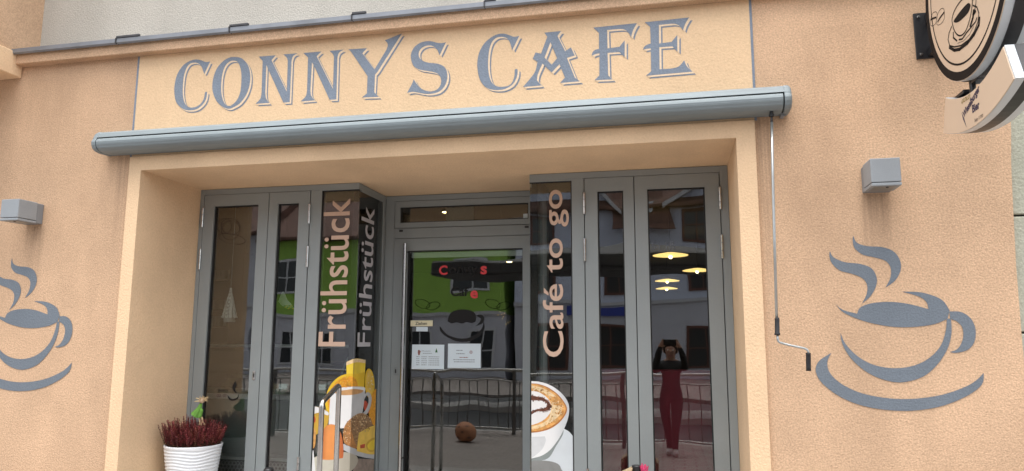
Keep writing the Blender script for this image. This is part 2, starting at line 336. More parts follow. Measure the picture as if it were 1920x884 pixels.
# painted sign panel and lettering
pan = MB().box(-3.643, 0.513, YW - 0.003, YW + 0.05, TZ + 0.001, BAND_Z0 - 0.001).build('sign_panel', CREAM, fac)
for (pa, pb) in (((261, 99.5), (251.5, 242)), ((1407.6, 0), (1412.5, 170))):
    a, b = onY(*pa, YW), onY(*pb, YW); x = (a.x + b.x) / 2
    MB().box(x - 0.007, x + 0.007, YW - 0.0045, YW, TZ + 0.002, BAND_Z0 - 0.002).build('border_line', BLUEGREY, pan)
S68 = 6.8
LET = [
 ('C', 320, 90, S68, [[(510,178,1),(455,185),(400,165),(330,153),(245,175),(160,235),(90,345),(57,480),(55,590),(75,690),(125,755),(190,793),(270,800),(350,780),(420,720),(455,660),(470,590),(468,568),(455,565),(443,580),(430,650),(390,715),(330,755),(265,765),(215,745),(180,690),(163,600),(162,500),(175,370),(205,270),(250,210),(310,193),(360,205),(400,245),(435,340,1)]]),
 ('O', 320, 90, S68, [[(800,122),(890,130),(960,180),(1005,260),(1022,370),(1010,490),(965,610),(890,710),(800,765),(740,780),(660,750),(590,680),(548,580),(537,490),(555,370),(600,260),(670,180),(740,135)],
   [(805,168),(860,185),(895,260),(908,350),(905,470),(890,580),(850,670),(790,730),(745,745),(700,720),(668,650),(652,560),(652,450),(668,330),(700,240),(750,185)]]),
 ('N', 475, 80, S68, [[(75,185,1),(290,168,1),(238,230,1),(432,630,1),(445,235,1),(430,195),(388,157,1),(570,142,1),(515,175),(493,235,1),(470,765,1),(388,770,1),(195,345,1),(172,290,1),(158,640,1),(168,715),(210,775,1),(35,785,1),(95,720),(110,650,1),(125,240,1)]]),
 ('N', 560, 80, S68, [[(65,138,1),(295,120,1),(235,180,1),(442,595,1),(455,190,1),(440,150),(398,112,1),(578,95,1),(520,135),(500,190,1),(485,730,1),(400,735,1),(205,310,1),(175,258,1),(155,620,1),(165,680),(210,742,1),(30,755,1),(95,690),(112,620,1),(125,195,1)]]),
 ('Y', 645, 55, 6.3125, [[(55,243,1),(275,230,1),(222,290,1),(365,482,1),(505,250,1),(522,200),(515,165),(487,137,1),(690,55,1),(400,510,1),(372,540,1),(362,750,1),(415,805,1),(215,812,1),(275,765,1),(283,560,1),(100,290)]]),
 ('S', 755, 65, S68, [[(555,103,1),(500,115),(440,110),(370,92),(300,92),(220,115),(150,170),(113,245),(110,310),(130,380),(165,425),(230,455),(320,470),(400,485),(455,510),(485,550),(495,600),(480,660),(440,705),(380,728),(320,725),(250,700),(190,645),(145,575,1),(120,640),(60,748,1),(130,735),(200,745),(300,762),(400,755),(480,725),(540,660),(572,570),(570,490),(545,430),(500,395),(440,375),(340,365),(270,345),(225,310),(208,270),(215,220),(250,175),(310,148),(380,150),(440,195),(475,270,1)]]),
 ('C', 880, 55, S68, [[(640,90,1),(575,103),(520,85),(440,62),(350,75),(260,125),(180,205),(125,315),(105,430),(110,530),(135,640),(195,730),(270,770),(370,780),(460,765),(540,720),(590,655),(615,580),(617,520),(600,513),(582,525),(578,600),(550,680),(500,725),(420,740),(350,730),(295,690),(262,620),(245,520),(243,400),(255,280),(285,180),(340,120),(410,103),(480,120),(520,175),(548,275,1)]]),
 ('A', 975, 45, S68, [[(312,118,1),(525,97,1),(480,160,1),(578,355,1),(650,305,1),(700,408,1),(600,440,1),(700,690,1),(765,738,1),(512,758,1),(575,690,1),(505,520,1),(405,625,1),(288,512,1),(228,650),(218,725,1),(275,790,1),(40,810,1),(150,680),(200,600),(225,490,1),(165,450,1),(200,370,1),(270,385,1),(350,170,1)],
   [(390,240,1),(475,445,1),(405,525,1),(315,435,1)]]),
 ('F', 1095, 30, 6.547, [[(115,150,1),(650,95,1),(600,190),(578,268,1),(545,210),(490,172),(420,168),(285,180,1),(290,405,1),(435,385,1),(500,305,1),(500,512,1),(435,450,1),(290,460,1),(298,735,1),(350,785,1),(130,795,1),(190,735,1),(190,465,1),(140,475),(95,495,1),(105,455),(135,425),(185,410,1),(185,215,1)]]),
 ('E', 1095, 30, 6.547, [[(745,85,1),(1290,25,1),(1240,110),(1215,185,1),(1180,135),(1120,105),(1040,105),(920,118,1),(922,345,1),(1075,325,1),(1145,240,1),(1145,445,1),(1085,380,1),(925,390,1),(928,660,1),(1080,650),(1170,620),(1230,550,1),(1260,620),(1330,690,1),(760,740,1),(825,685,1),(820,405,1),(770,410),(725,420,1),(740,385),(775,360),(820,345,1),(812,140,1)]])]
for ch, ox, oy, s, loops in LET:
    mb = MB(); base = [[onY(*p, YW) for p in zl(l, ox, oy, s)] for l in loops]
    k = 1.0 + 0.05 * (ox > 900)
    def lay(dx, dz, y, m): mb.flat([[(p.x + dx, y, p.z + dz) for p in l] for l in base], m)
    lay(0.0192 * k, -0.0182 * k, YW - 0.0040, 0)                       # painted drop line
    for q in range(1, 4): lay(0.0112 * k * q / 3, -0.0105 * k * q / 3, YW - 0.0044 - 0.0003 * q, 1)
    lay(0, 0, YW - 0.0058, 0)
    o = mb.build('letter', [BLUEGREY, PALELINE], pan)
# painted cups on either side
CUP = [('steam', [(237,52,1),(255,85),(300,100),(370,105),(420,125),(448,165),(450,210),(425,255),(382,287,1),(405,240),(405,195),(380,165),(330,150),(280,138),(245,110),(236,80)]),
 ('steam', [(133,122,1),(150,150),(200,172),(270,180),(320,200),(343,240),(340,280),(315,325),(278,357,1),(298,315),(300,275),(280,245),(235,225),(180,210),(145,180),(132,150)]),
 ('cup_rim', [(160,358,1),(190,385),(255,403,1),(270,375),(320,356),(400,350),(480,358),(575,382,1),(565,350),(530,325),(455,304,1),(530,306),(590,320),(640,345),(670,388,1),(660,426,1),(600,450),(500,463),(400,460),(300,440),(230,415),(185,390)]),
 ('cup_handle', [(668,393,1),(720,395),(765,425),(786,475),(780,530),(750,565),(700,578),(670,575,1),(705,560),(728,520),(728,470),(705,440),(672,425,1)]),
 ('cup_bowl', [(180,488,1),(205,540),(260,595),(330,632),(420,647),(510,635),(580,600),(630,545),(652,480),(657,425,1),(676,425,1),(678,490),(660,560),(615,630),(550,685),(460,710),(380,700),(300,665),(230,605),(190,540)]),
 ('saucer', [(140,578,1),(122,620),(135,670),(190,720),(280,760),(400,782),(520,783),(640,765),(740,730),(790,700),(822,668,1),(820,705),(800,735),(740,775),(640,815),(520,836),(400,835),(280,815),(180,775),(100,715),(70,660),(85,615)])]
ref = onY(1599.2, 441.8, YW); refl = onY(22.8, 484.3, YW); refl2 = onY(135.4, 680, YW); refr2 = onY(1844, 699.6, YW)
sx = (refl2.x - refl.x) / (refr2.x - ref.x); sz = (refl2.z - refl.z) / (refr2.z - ref.z)
for side in (0, 1):
    e = bpy.data.objects.new('painted_cup', None); COL.objects.link(e); child(e, fac)
    e['label'] = 'blue grey steaming cup painted beside the awning crank' if side == 0 else 'blue grey steaming cup painted below the box lamp next to the bay'
    for i, (nm, l) in enumerate(CUP):
        pts = [onY(*p, YW) for p in zl(l, 1500, 420, 2.3895)]
        if side: pts = [Vector((refl.x + (p.x - ref.x) * sx, YW, refl.z + (p.z - ref.z) * sz)) for p in pts]
        MB().flat([[(p.x, YW - 0.002 - 0.0002 * i, p.z) for p in pts]]).build(nm, CUPGREY, e)

# neighbouring stone house to the right
nb = thing('neighbouring_house', 'pale greenish stone wall of the neighbouring house beyond the peach facade', 'building', (3.5, 4.3, 0))
zj = onY(1910, 405, 4.25).z
for z0, z1 in ((0, zj - 0.62), (zj - 0.61, zj - 0.006), (zj + 0.006, zj + 0.62), (zj + 0.63, 3.504)):
    MB().box(1.60, 6, 4.235, 4.6, z0, z1, 0.005).build('stone_block', STONE, nb)

# ------------------------------------------------------------------ shopfront
sf = thing('shopfront', 'anthracite aluminium shopfront with folding doors and glazed display bays', 'shopfront', (-1.57, YD, FLOOR))
Z0 = FLOOR + 0.02; ZLEAF = 2.615
fr = MB()
def P(px, py, Y=YD): return onY(px, py, Y)
xa, xb = -3.505, -2.608                       # left folding pair
xc, xd = -0.5526, 0.346                       # right folding pair
xpl = P(604, 358).x; xpr = P(1071.5, 338).x; zp1 = P(604, 358).z   # display panes
fr.box(XL + 0.001, xa - 0.003, YD, YD + 0.07, Z0, NZ - 0.002, 0.002)
fr.box(xa - 0.003, XB1 - 0.0005, YD, YD + 0.07, ZLEAF + 0.003, NZ - 0.002, 0.002)
fr.box(xb + 0.003, xpl, YD, YD + 0.07, Z0, ZLEAF + 0.003, 0.002)
fr.box(xpl, XB1, YD, YD + 0.05, zp1, ZLEAF + 0.003, 0.002)
fr.box(XB1 - 0.05, XB1 - 0.001, YD + 0.05, YC, zp1 - 0.01, NZ - 0.003, 0.002)                # return head
fr.box(XB2, xd + 0.003, YD, YD + 0.07, ZLEAF + 0.003, NZ - 0.002, 0.002)
fr.box(xd + 0.003, XR - 0.001, YD, YD + 0.07, Z0, NZ - 0.002, 0.002)
fr.box(xpr, xc - 0.003, YD, YD + 0.07, Z0, ZLEAF + 0.003, 0.002)
fr.box(XB2, xpr, YD, YD + 0.05, P(1071.5, 339).z, ZLEAF + 0.003, 0.002)
fr.box(XB2 + 0.001, XB2 + 0.05, YD + 0.05, YC, ZLEAF - 0.04, NZ - 0.003, 0.002)
fr.box(XL, XB1, YD + 0.001, YD + 0.069, FLOOR, Z0 + 0.001); fr.box(XB2, XR, YD + 0.001, YD + 0.069, FLOOR, Z0 + 0.001)
# recessed part
zt1 = P(740.9, 378.8, YC).z; zt0 = P(741, 428.6, YC).z; zleaf = P(739.4, 448.6, YC).z
xdl = P(739.4, 448.6, YC).x; XDR = P(997, 441, YC).x + 0.02
fr.box(XB1, XDR + 0.10, YC, YC + 0.07, zt1 + 0.003, NZ - 0.002, 0.002)
fr.box(XB1, xdl - 0.003, YC, YC + 0.07, Z0, zt1 + 0.003, 0.002)
fr.box(XDR + 0.003, XDR + 0.10, YC, YC + 0.07, Z0, zt1 + 0.003, 0.002)
fr.box(xdl - 0.003, XDR + 0.003, YC, YC + 0.07, zleaf + 0.003, zt0 - 0.003, 0.002)
frame = fr.build('frame', FRAME, sf)
# dark rebates behind the joints
rb = MB()
for x in (xa, xb, xc, xd, -0.2138, -2.949): rb.box(x - 0.012, x + 0.012, YD + 0.03, YD + 0.066, Z0, ZLEAF)
rb.box(xa, xb, YD + 0.03, YD + 0.066, ZLEAF - 0.012, ZLEAF + 0.012); rb.box(xc, xd, YD + 0.03, YD + 0.066, ZLEAF - 0.012, ZLEAF + 0.012)
rb.box(xdl - 0.01, xdl + 0.01, YC + 0.03, YC + 0.066, Z0, zt1); rb.box(XDR - 0.01, XDR + 0.01, YC + 0.03, YC + 0.066, Z0, zt1)
for z in (zleaf, zt0, zt1): rb.box(xdl, XDR, YC + 0.03, YC + 0.066, z - 0.01, z + 0.01)
rb.build('rebate_seal', GASKET, sf)
def ring(x0, x1, z0, z1, a0, a1, b0, b1, y, t): return MB().prism([xz([(x0, z0), (x1, z0), (x1, z1), (x0, z1)], y), xz([(a0, b0), (a0, b1), (a1, b1), (a1, b0)], y)], (0, t, 0))
def leaf(x0, x1, pxl, pxr, hinge_side):
    a0 = P(*pxl).x; a1 = P(*pxr).x; b1 = (P(*pxl).z + P(*pxr).z) / 2; b0 = 0.41
    lf = ring(x0 + 0.003, x1 - 0.003, Z0 + 0.006, ZLEAF, a0, a1, b0, b1, YD - 0.002, 0.06).build('door_leaf', FRAME, sf)
    ring(a0 + 0.0002, a1 - 0.0002, b0 + 0.0002, b1 - 0.0002, a0 + 0.008, a1 - 0.008, b0 + 0.008, b1 - 0.008, YD + 0.012, 0.03).build('gasket', GASKET, lf)
    MB().box(a0 + 0.001, a1 - 0.001, YD + 0.022, YD + 0.028, b0 + 0.001, b1 - 0.001).build('pane', GLASS, lf)
    xh = x0 if hinge_side < 0 else x1 if hinge_side > 0 else None
    if xh is not None:
        for zt, zb in ((P(580.9, 382.8).z, P(578.1, 420.5).z), (P(578.1, 461.9).z, P(576, 502).z), (P(558.8, 856.3).z, P(558.8, 895).z)):
            h = MB(); third = (zt - zb) / 3
            for q in range(3): h.tube([(xh, YD - 0.010, zb + q * third + 0.0015), (xh, YD - 0.010, zb + (q + 1) * third - 0.0015)], 0.0095, 12)
            h.build('hinge', STEEL, lf)
    return lf
l1 = leaf(xa, -2.949, (402.2, 386.5), (485, 384.8), -1)
l2 = leaf(-2.949, xb, (521.6, 382.8), (561, 381), 1)
l3 = leaf(xc, -0.2138, (1119.8, 359.8), (1168.4, 357.3), -1)
l4 = leaf(-0.2138, xd, (1213.2, 355.3), (1321, 350.3), 1)
c = P(477, 704)
lk = MB().box(c.x - 0.011, c.x + 0.011, YD - 0.010, YD - 0.002, c.z - 0.035, c.z + 0.035, 0.005, 0, 3)
lk.box(c.x - 0.004, c.x + 0.004, YD - 0.013, YD - 0.0095, c.z - 0.014, c.z + 0.014, 0.002, 1); lk.build('lock', [STEEL, BLACK], l1)
# display panes (glass to glass corners, dark post behind)
YP = YD + 0.012
dp1 = MB().box(xpl + 0.001, XB1 - 0.0005, YP, YP + 0.008, Z0 + 0.01, zp1 - 0.002).build('display_pane', GLASS, sf)
dp2 = MB().box(XB1 - 0.010, XB1 - 0.002, YP + 0.0085, YC - 0.045, Z0 + 0.01, zp1 - 0.012).build('display_pane', GLASS, sf)
dp3 = MB().box(XB2 + 0.001, xpr - 0.001, YP, YP + 0.008, Z0 + 0.01, P(1071.5, 339).z - 0.002).build('display_pane', GLASS, sf)
MB().box(XB2 + 0.002, XB2 + 0.010, YP + 0.0085, YC - 0.045, Z0 + 0.01, ZLEAF - 0.042).build('display_pane', GLASS, sf)
MB().box(XB1 - 0.052, XB1 - 0.012, YP + 0.010, YP + 0.05, Z0, zp1).build('corner_post', GASKET, sf)
MB().box(XB2 + 0.012, XB2 + 0.052, YP + 0.010, YP + 0.05, Z0, ZLEAF).build('corner_post', GASKET, sf)
MB().box(XB1 - 0.03, XB1, YC - 0.045, YC - 0.001, Z0, NZ - 0.003, 0.002).box(XB1 - 0.014, XB1 + 0.004, YC - 0.06, YC - 0.046, Z0, zp1, 0.001).build('return_post', FRAME, sf)
MB().box(xpl + 0.0, xpl + 0.008, YD + 0.004, YD + 0.0115, Z0, zp1).box(xpl, XB1, YD + 0.004, YD + 0.0115, zp1 - 0.008, zp1).build('gasket', GASKET, sf)
MB().box(xpr - 0.008, xpr, YD + 0.004, YD + 0.0115, Z0, P(1071.5, 339).z).box(XB2, xpr - 0.0085, YD + 0.004, YD + 0.0115, P(1071.5, 339).z - 0.008, P(1071.5, 339).z).build('gasket', GASKET, sf)
# transom light
ta, tb = P(750.9, 389.3, YC), P(990.5, 380.2, YC); tb0 = P(750, 418.6, YC).z; tzt = (ta.z + tb.z) / 2
tr = ring(xdl + 0.001, XDR - 0.001, zt0 + 0.001, zt1 - 0.001, ta.x, tb.x, tb0, tzt, YC - 0.002, 0.06).build('transom_window', FRAME, sf)
MB().box(ta.x + 0.001, tb.x - 0.001, YC + 0.02, YC + 0.026, tb0 + 0.001, tzt - 0.001).build('pane', GLASS, tr)
ring(ta.x + 0.0002, tb.x - 0.0002, tb0 + 0.0002, tzt - 0.0002, ta.x + 0.007, tb.x - 0.007, tb0 + 0.007, tzt - 0.007, YC + 0.010, 0.03).build('gasket', GASKET, tr)
for p in ((752, 433.4), (987.7, 425.8)):
    c = P(*p, YC); MB().box(c.x - 0.016, c.x + 0.016, YC - 0.003, YC + 0.01, c.z - 0.008, c.z + 0.008, 0.002).build('drain_cap', BLACK, tr)
# entrance door
da, db = P(764.8, 471, YC), P(980.1, 464.8, YC); dzt = (da.z + db.z) / 2
door = ring(xdl + 0.001, XDR - 0.001, Z0, zleaf - 0.001, da.x, db.x, 0.46, dzt, YC - 0.002, 0.06).build('entrance_door', FRAME, sf)
MB().box(da.x + 0.001, db.x - 0.001, YC + 0.02, YC + 0.026, 0.461, dzt - 0.001).build('pane', GLASS, door)
ring(da.x + 0.0002, db.x - 0.0002, 0.4602, dzt - 0.0002, da.x + 0.010, db.x - 0.004, 0.468, dzt - 0.008, YC + 0.008, 0.03).build('gasket', GASKET, door)
h = P(760, 457, YC - 0.06); hx = P(757, 560, YC - 0.06).x
MB().tube([(hx, YC - 0.06, 0.50), (hx, YC - 0.06, h.z)], 0.0155, 16).build('pull_handle', STEEL, door, False)
for z in (0.62, h.z - 0.06): MB().tube([(hx + 0.001, YC - 0.06, z), (hx + 0.001, YC - 0.001, z)], 0.008, 10).build('handle_standoff', STEEL, door)
c = P(742.4, 696, YC); MB().box(c.x - 0.012, c.x + 0.012, YC - 0.007, YC - 0.0022, c.z - 0.03, c.z + 0.03, 0.006, 0, 3).box(c.x - 0.005, c.x + 0.005, YC - 0.009, YC - 0.006, c.z - 0.016, c.z + 0.014, 0.002, 1).build('lock', [FRAME, BLACK], door)
MB().box(da.x + 0.02, db.x - 0.004, YC + 0.034, YC + 0.044, dzt - 0.055, dzt - 0.012).build('door_closer_rail', mat('pale_metal_rail', (0.75, 0.8, 0.77), 0.5), door)

# vinyl lettering on the glass
def vert_text(body, pane, p00, p10, fix, mtl, bold, axis='Y'):
    # text runs upward; p00 = pixel of the baseline start (bottom right), p10 = pixel of top left end
    f = onY if axis == 'Y' else onX
    a, b = f(*p00, fix), f(*p10, fix)
    if axis == 'Y':
        fn = lambda u, v: Vector((a.x + (b.x - a.x) * v, fix, a.z + (b.z - a.z) * u))
    else:
        fn = lambda u, v: Vector((fix, a.y + (b.y - a.y) * v, a.z + (b.z - a.z) * u))
    return words(text_fit(body, fn, bold), 'lettering', mtl, pane, 2) if ' ' in body else text_fit(body, fn, bold).build('lettering', mtl, pane)
vert_text('Frühstück', dp1, (647.5, 650), (608, 374), YP - 0.001, VINYL, 0.010)
vert_text('Frühstück', dp2, (694.5, 650), (679, 382), XB1 - 0.0012, VINYLW, 0.010, 'X')
vert_text('Café to go', dp3, (1069, 670), (1017, 357), YP - 0.001, VINYL, 0.010)

def grad(m, x0, x1, col2, mid=False):      # printed shading across a motif: colour runs to col2 from x0 to x1
    n = m.node_tree.nodes; L = m.node_tree.links; b = n['Principled BSDF']; old = b.inputs['Base Color'].links[0].from_socket
    tc = n.new('ShaderNodeTexCoord'); sp = n.new('ShaderNodeSeparateXYZ'); L.new(tc.outputs['Object'], sp.inputs[0])
    v = sp.outputs[0]
    if mid:
        a = n.new('ShaderNodeMath'); a.operation = 'SUBTRACT'; a.inputs[1].default_value = mid; L.new(v, a.inputs[0]); q = n.new('ShaderNodeMath'); q.operation = 'ABSOLUTE'; L.new(a.outputs[0], q.inputs[0]); v = q.outputs[0]
    r = n.new('ShaderNodeMapRange'); r.interpolation_type = 'SMOOTHSTEP'; r.inputs[1].default_value = x0; r.inputs[2].default_value = x1; L.new(v, r.inputs[0])
    x = n.new('ShaderNodeMix'); x.data_type = 'RGBA'; L.new(r.outputs[0], x.inputs[0]); L.new(old, x.inputs[6]); x.inputs[7].default_value = (*col2, 1); L.new(x.outputs[2], b.inputs['Base Color'])
def specks(name, poly, n_, size, mats_, pane, Y, seed, axis='Y', aspect=1.8):
    rr_ = random.Random(seed); x0 = min(p[0] for p in poly); x1 = max(p[0] for p in poly); y0 = min(p[1] for p in poly); y1 = max(p[1] for p in poly); mb = MB(); k = 0; tries = 0
    f = onY if axis == 'Y' else onX
    while k < n_ and tries < n_ * 20:
        tries += 1; x = rr_.uniform(x0, x1); y = rr_.uniform(y0, y1); ins = False
        for i in range(len(poly)):
            a, b = poly[i], poly[(i + 1) % len(poly)]
            if (a[1] > y) != (b[1] > y) and x < (b[0] - a[0]) * (y - a[1]) / (b[1] - a[1]) + a[0]: ins = not ins
        if not ins: continue
        r_ = size * rr_.uniform(0.5, 1.2); mb.flat([[f(*p, Y) for p in ell(x, y, r_ * aspect, r_, 7, rr_.uniform(0, 3.1))]], rr_.randrange(len(mats_))); k += 1
    o = mb.build(name, mats_, pane); o['kind'] = 'stuff'; return o
# ---- food prints on the display panes
def pm(name, col, col2=None, sc=20, **k):
    m = mat(name, col, 0.5, **({'var': 0.12, 'vscale': sc} | k)); return m
PWHITE = pm('print_white', (0.78, 0.77, 0.75), sc=6, var=0.05); PGREY = pm('print_porcelain_grey', (0.50, 0.50, 0.50), sc=8); PCOFFEE = pm('print_coffee', (0.55, 0.30, 0.12), sc=30)
PORANGE = pm('print_orange', (0.75, 0.33, 0.02), sc=60, var=0.25); PYELLOW = pm('print_yellow', (0.80, 0.58, 0.04), sc=10); PPEEL = pm('print_peel', (0.78, 0.50, 0.02), sc=8)
PEGG = pm('print_egg', (0.80, 0.30, 0.08), sc=8, var=0.08); PBREAD = pm('print_bread', (0.45, 0.20, 0.06), sc=45, var=0.35); PGRAIN = pm('print_grain', (0.30, 0.17, 0.08), sc=110, var=0.6)
PCHEESE = pm('print_cheese', (0.78, 0.52, 0.09), sc=14); PCHEESE2 = pm('print_cheese_shadow', (0.60, 0.36, 0.04), sc=14); PCREAM = pm('print_eggcup', (0.62, 0.58, 0.47), sc=6); PRED = pm('print_red', (0.5, 0.07, 0.03), sc=30, var=0.3)
PWOOD = pm('print_wood', (0.26, 0.20, 0.16), sc=25, var=0.3); PCHOC = pm('print_chocolate', (0.13, 0.045, 0.025), sc=60, var=0.5); PFOAM = pm('print_foam', (0.68, 0.34, 0.10), sc=28, var=0.35); PFOAM2 = pm('print_foam_light', (0.80, 0.60, 0.34), sc=40, var=0.2)
PSHADOW = pm('print_grey_green', (0.25, 0.28, 0.27), sc=8); PRIM = pm('print_crema', (0.42, 0.16, 0.04), sc=30, var=0.2)
def clip(poly, left, line):              # keep the side of a slanted pixel line ((x0,y0),(x1,y1))
    (x0, y0), (x1, y1) = line; sgn = -1 if left else 1
    f = lambda p: sgn * ((p[0] - x0) * (y1 - y0) - (p[1] - y0) * (x1 - x0))
    out = []
    for i, p in enumerate(poly):
        q = poly[(i + 1) % len(poly)]; a, b = f(p), f(q)
        if a >= 0: out.append(p)
        if (a < 0) != (b < 0): t = a / (a - b); out.append((p[0] + t * (q[0] - p[0]), p[1] + t * (q[1] - p[1])))
    return out
foods = [  # zoom 560,660, 3.945
 ('juice', PYELLOW, [(353,75,1),(420,50),(495,60,1),(490,160),(480,300,1),(355,300,1)]), ('juice_foam', PFOAM2, [(353,75,1),(420,52),(495,60,1),(492,84,1),(425,78),(353,100,1)]), ('juice_shade', PPEEL, [(400,170,1),(490,150,1),(482,300,1),(400,300,1)]),
 ('orange_slice', PPEEL, [(210,300),(240,240),(290,190),(350,165),(410,165),(445,200),(455,255),(430,330),(330,420),(250,470,1),(215,450),(195,380)]), ('orange_flesh', PORANGE, [(222,310),(255,250),(300,205),(355,182),(402,185),(430,215),(437,260),(410,320),(320,400),(252,455,1),(228,430),(212,370)]),
 ('lemon_slice', PPEEL, [(490,230),(495,160),(515,125),(540,140),(558,200),(560,280),(540,340),(515,340),(495,290)]), ('lemon_flesh', PCHEESE, [(500,225),(505,165),(518,140),(535,155),(548,205),(549,275),(535,325),(517,325),(503,285)]),
 ('fruit', PORANGE, [(520,420),(540,320),(575,270),(600,250),(600,540),(550,540),(525,500)]), ('fruit_red', PRED, [(480,400),(490,360),(515,390),(520,450),(495,445)]),
 ('jam_jar', PCHEESE2, [(85,400,1),(150,410),(215,440),(222,500),(200,560),(120,620),(85,640,1)]), ('jar_lid', PWHITE, [(85,398,1),(150,412),(215,445),(215,470),(150,450),(85,470,1)]), ('jar_red', PRED, [(85,470,1),(120,480),(122,520),(85,530,1)]), ('honey', PFOAM, [(85,560,1),(125,580),(120,700),(85,720,1)]),
 ('cup_handle', PGREY, [(480,330),(505,300),(530,310),(540,350),(530,410),(505,460),(470,485),(462,470),(495,430),(515,380),(515,335),(500,325),(485,350)]),
 ('cup', PWHITE, [(235,290,1),(300,268),(400,258),(485,262),(492,290,1),(480,400),(465,480),(440,560,1),(220,570,1),(228,430)]), ('cup_shade', PGREY, [(395,318,1),(490,292,1),(480,400),(465,480),(440,560,1),(380,565,1)]), ('coffee', PCOFFEE, [(262,300),(330,285),(410,276),(478,285),(460,305),(400,318),(320,320)]),
 ('plate', PGREY, [(330,680,1),(400,710),(500,745),(600,760,1),(600,795,1),(500,785),(390,755),(320,720,1)]), ('table', PWOOD, [(400,880,1),(440,790,1),(600,797,1),(600,900,1),(400,900,1)]),
 ('roll', PBREAD, [(330,600),(345,540),(390,490),(450,455),(510,470),(545,530),(530,600),(480,660),(430,715),(380,700),(335,670)]), ('grain_crust', PGRAIN, [(385,500),(450,458),(510,472),(543,530),(525,590),(470,590),(440,640),(430,700),(395,600)]),
 ('cheese', PCHEESE, [(445,600,1),(520,560),(600,530,1),(600,740,1),(540,760),(430,735,1)]), ('cheese_fold', PCHEESE2, [(500,680),(540,640),(585,640),(590,700),(550,740),(510,730)]), ('cheese_edge', PYELLOW, [(510,690),(545,655),(578,655),(580,695),(550,725),(520,720)]), ('cheese_hole', PRED, [(455,690,1),(492,680,1),(488,712,1),(455,715,1)]),
 ('saucer', PCREAM, [(80,800,1),(200,745),(330,740),(420,765),(438,805),(420,850),(380,890,1),(80,890,1)]), ('saucer_rim', PWHITE, [(80,740,1),(110,730,1),(125,900,1),(80,900,1)]),
 ('egg', PEGG, [(160,740),(165,640),(190,565),(230,537),(280,550),(315,610),(330,700),(328,780),(300,800),(165,795)]),
 ('egg_cup', PCREAM, [(130,793,1),(230,800),(335,785,1),(330,900,1),(125,900,1)])]
line = ((674.0, 342.6), (655.5, 884.0))
ec = onY(560 + 243 / 3.945, 830, YP).x; grad(PEGG, 0.02, 0.085, (0.48, 0.12, 0.03), ec); ex = onY(560 + 300 / 3.945, 760, YP).x
grad(PCREAM, ec - 0.02, ec + 0.12, (0.42, 0.38, 0.30))
for i, (nm, m_, pts) in enumerate(foods):
    px = zl(pts, 560, 660, 3.945, 4); d = 0.0011 + 0.00022 * i
    for left, pane in ((True, dp1), (False, dp2)):
        q = clip(px, left, line)
        if not left: q = clip(q, True, ((706.0, 700.0), (701.0, 884.0)))
        else: q = clip(q, False, ((588.5, 700.0), (580.0, 884.0)))
        if len(q) < 3: continue
        v = [onY(*p, YP - d) for p in q] if left else [onX(*p, XB1 - 0.0015 + d * 0.9) for p in q]
        MB().flat([v]).build('printed_' + nm, m_, pane)
SEED = [pm('print_seed_' + str(i), c_, sc=80) for i, c_ in enumerate(((0.55, 0.36, 0.18), (0.20, 0.10, 0.04), (0.38, 0.22, 0.10), (0.70, 0.52, 0.30)))]
rollp = zl(foods[[f_[0] for f_ in foods].index('grain_crust')][2], 560, 660, 3.945, 4)
specks('printed_seeds', clip(clip(rollp, False, line), True, ((706.0, 700.0), (701.0, 884.0))), 120, 1.0, SEED, dp2, XB1 - 0.0015 + 0.0075, 5, 'X')
specks('printed_crumbs', clip(zl([(330,600),(345,540),(390,500),(380,700),(335,670)], 560, 660, 3.945), True, line), 40, 0.8, SEED, dp1, YP - 0.0082, 6)
specks('printed_pulp', clip(zl([(222,310),(255,250),(300,205),(355,182),(380,185),(380,255),(300,262),(235,285)], 560, 660, 3.945), True, line), 60, 0.9, [PPEEL, PORANGE, pm('print_pulp', (0.80, 0.45, 0.08), sc=40)], dp1, YP - 0.0083, 8)
specks('printed_pulp', zl([(500,225),(505,165),(518,140),(535,155),(548,205),(549,275),(535,325),(517,325)], 560, 660, 3.945), 40, 0.7, [PPEEL, PYELLOW, PWHITE], dp2, XB1 - 0.0015 + 0.0076, 9, 'X')
PCUP = pm('print_cup_white', (0.80, 0.80, 0.79), sc=5, var=0.04); grad(PCUP, onY(980 + 230 / 4.808, 800, YP).x, onY(980 + 430 / 4.808, 800, YP).x, (0.52, 0.54, 0.55))
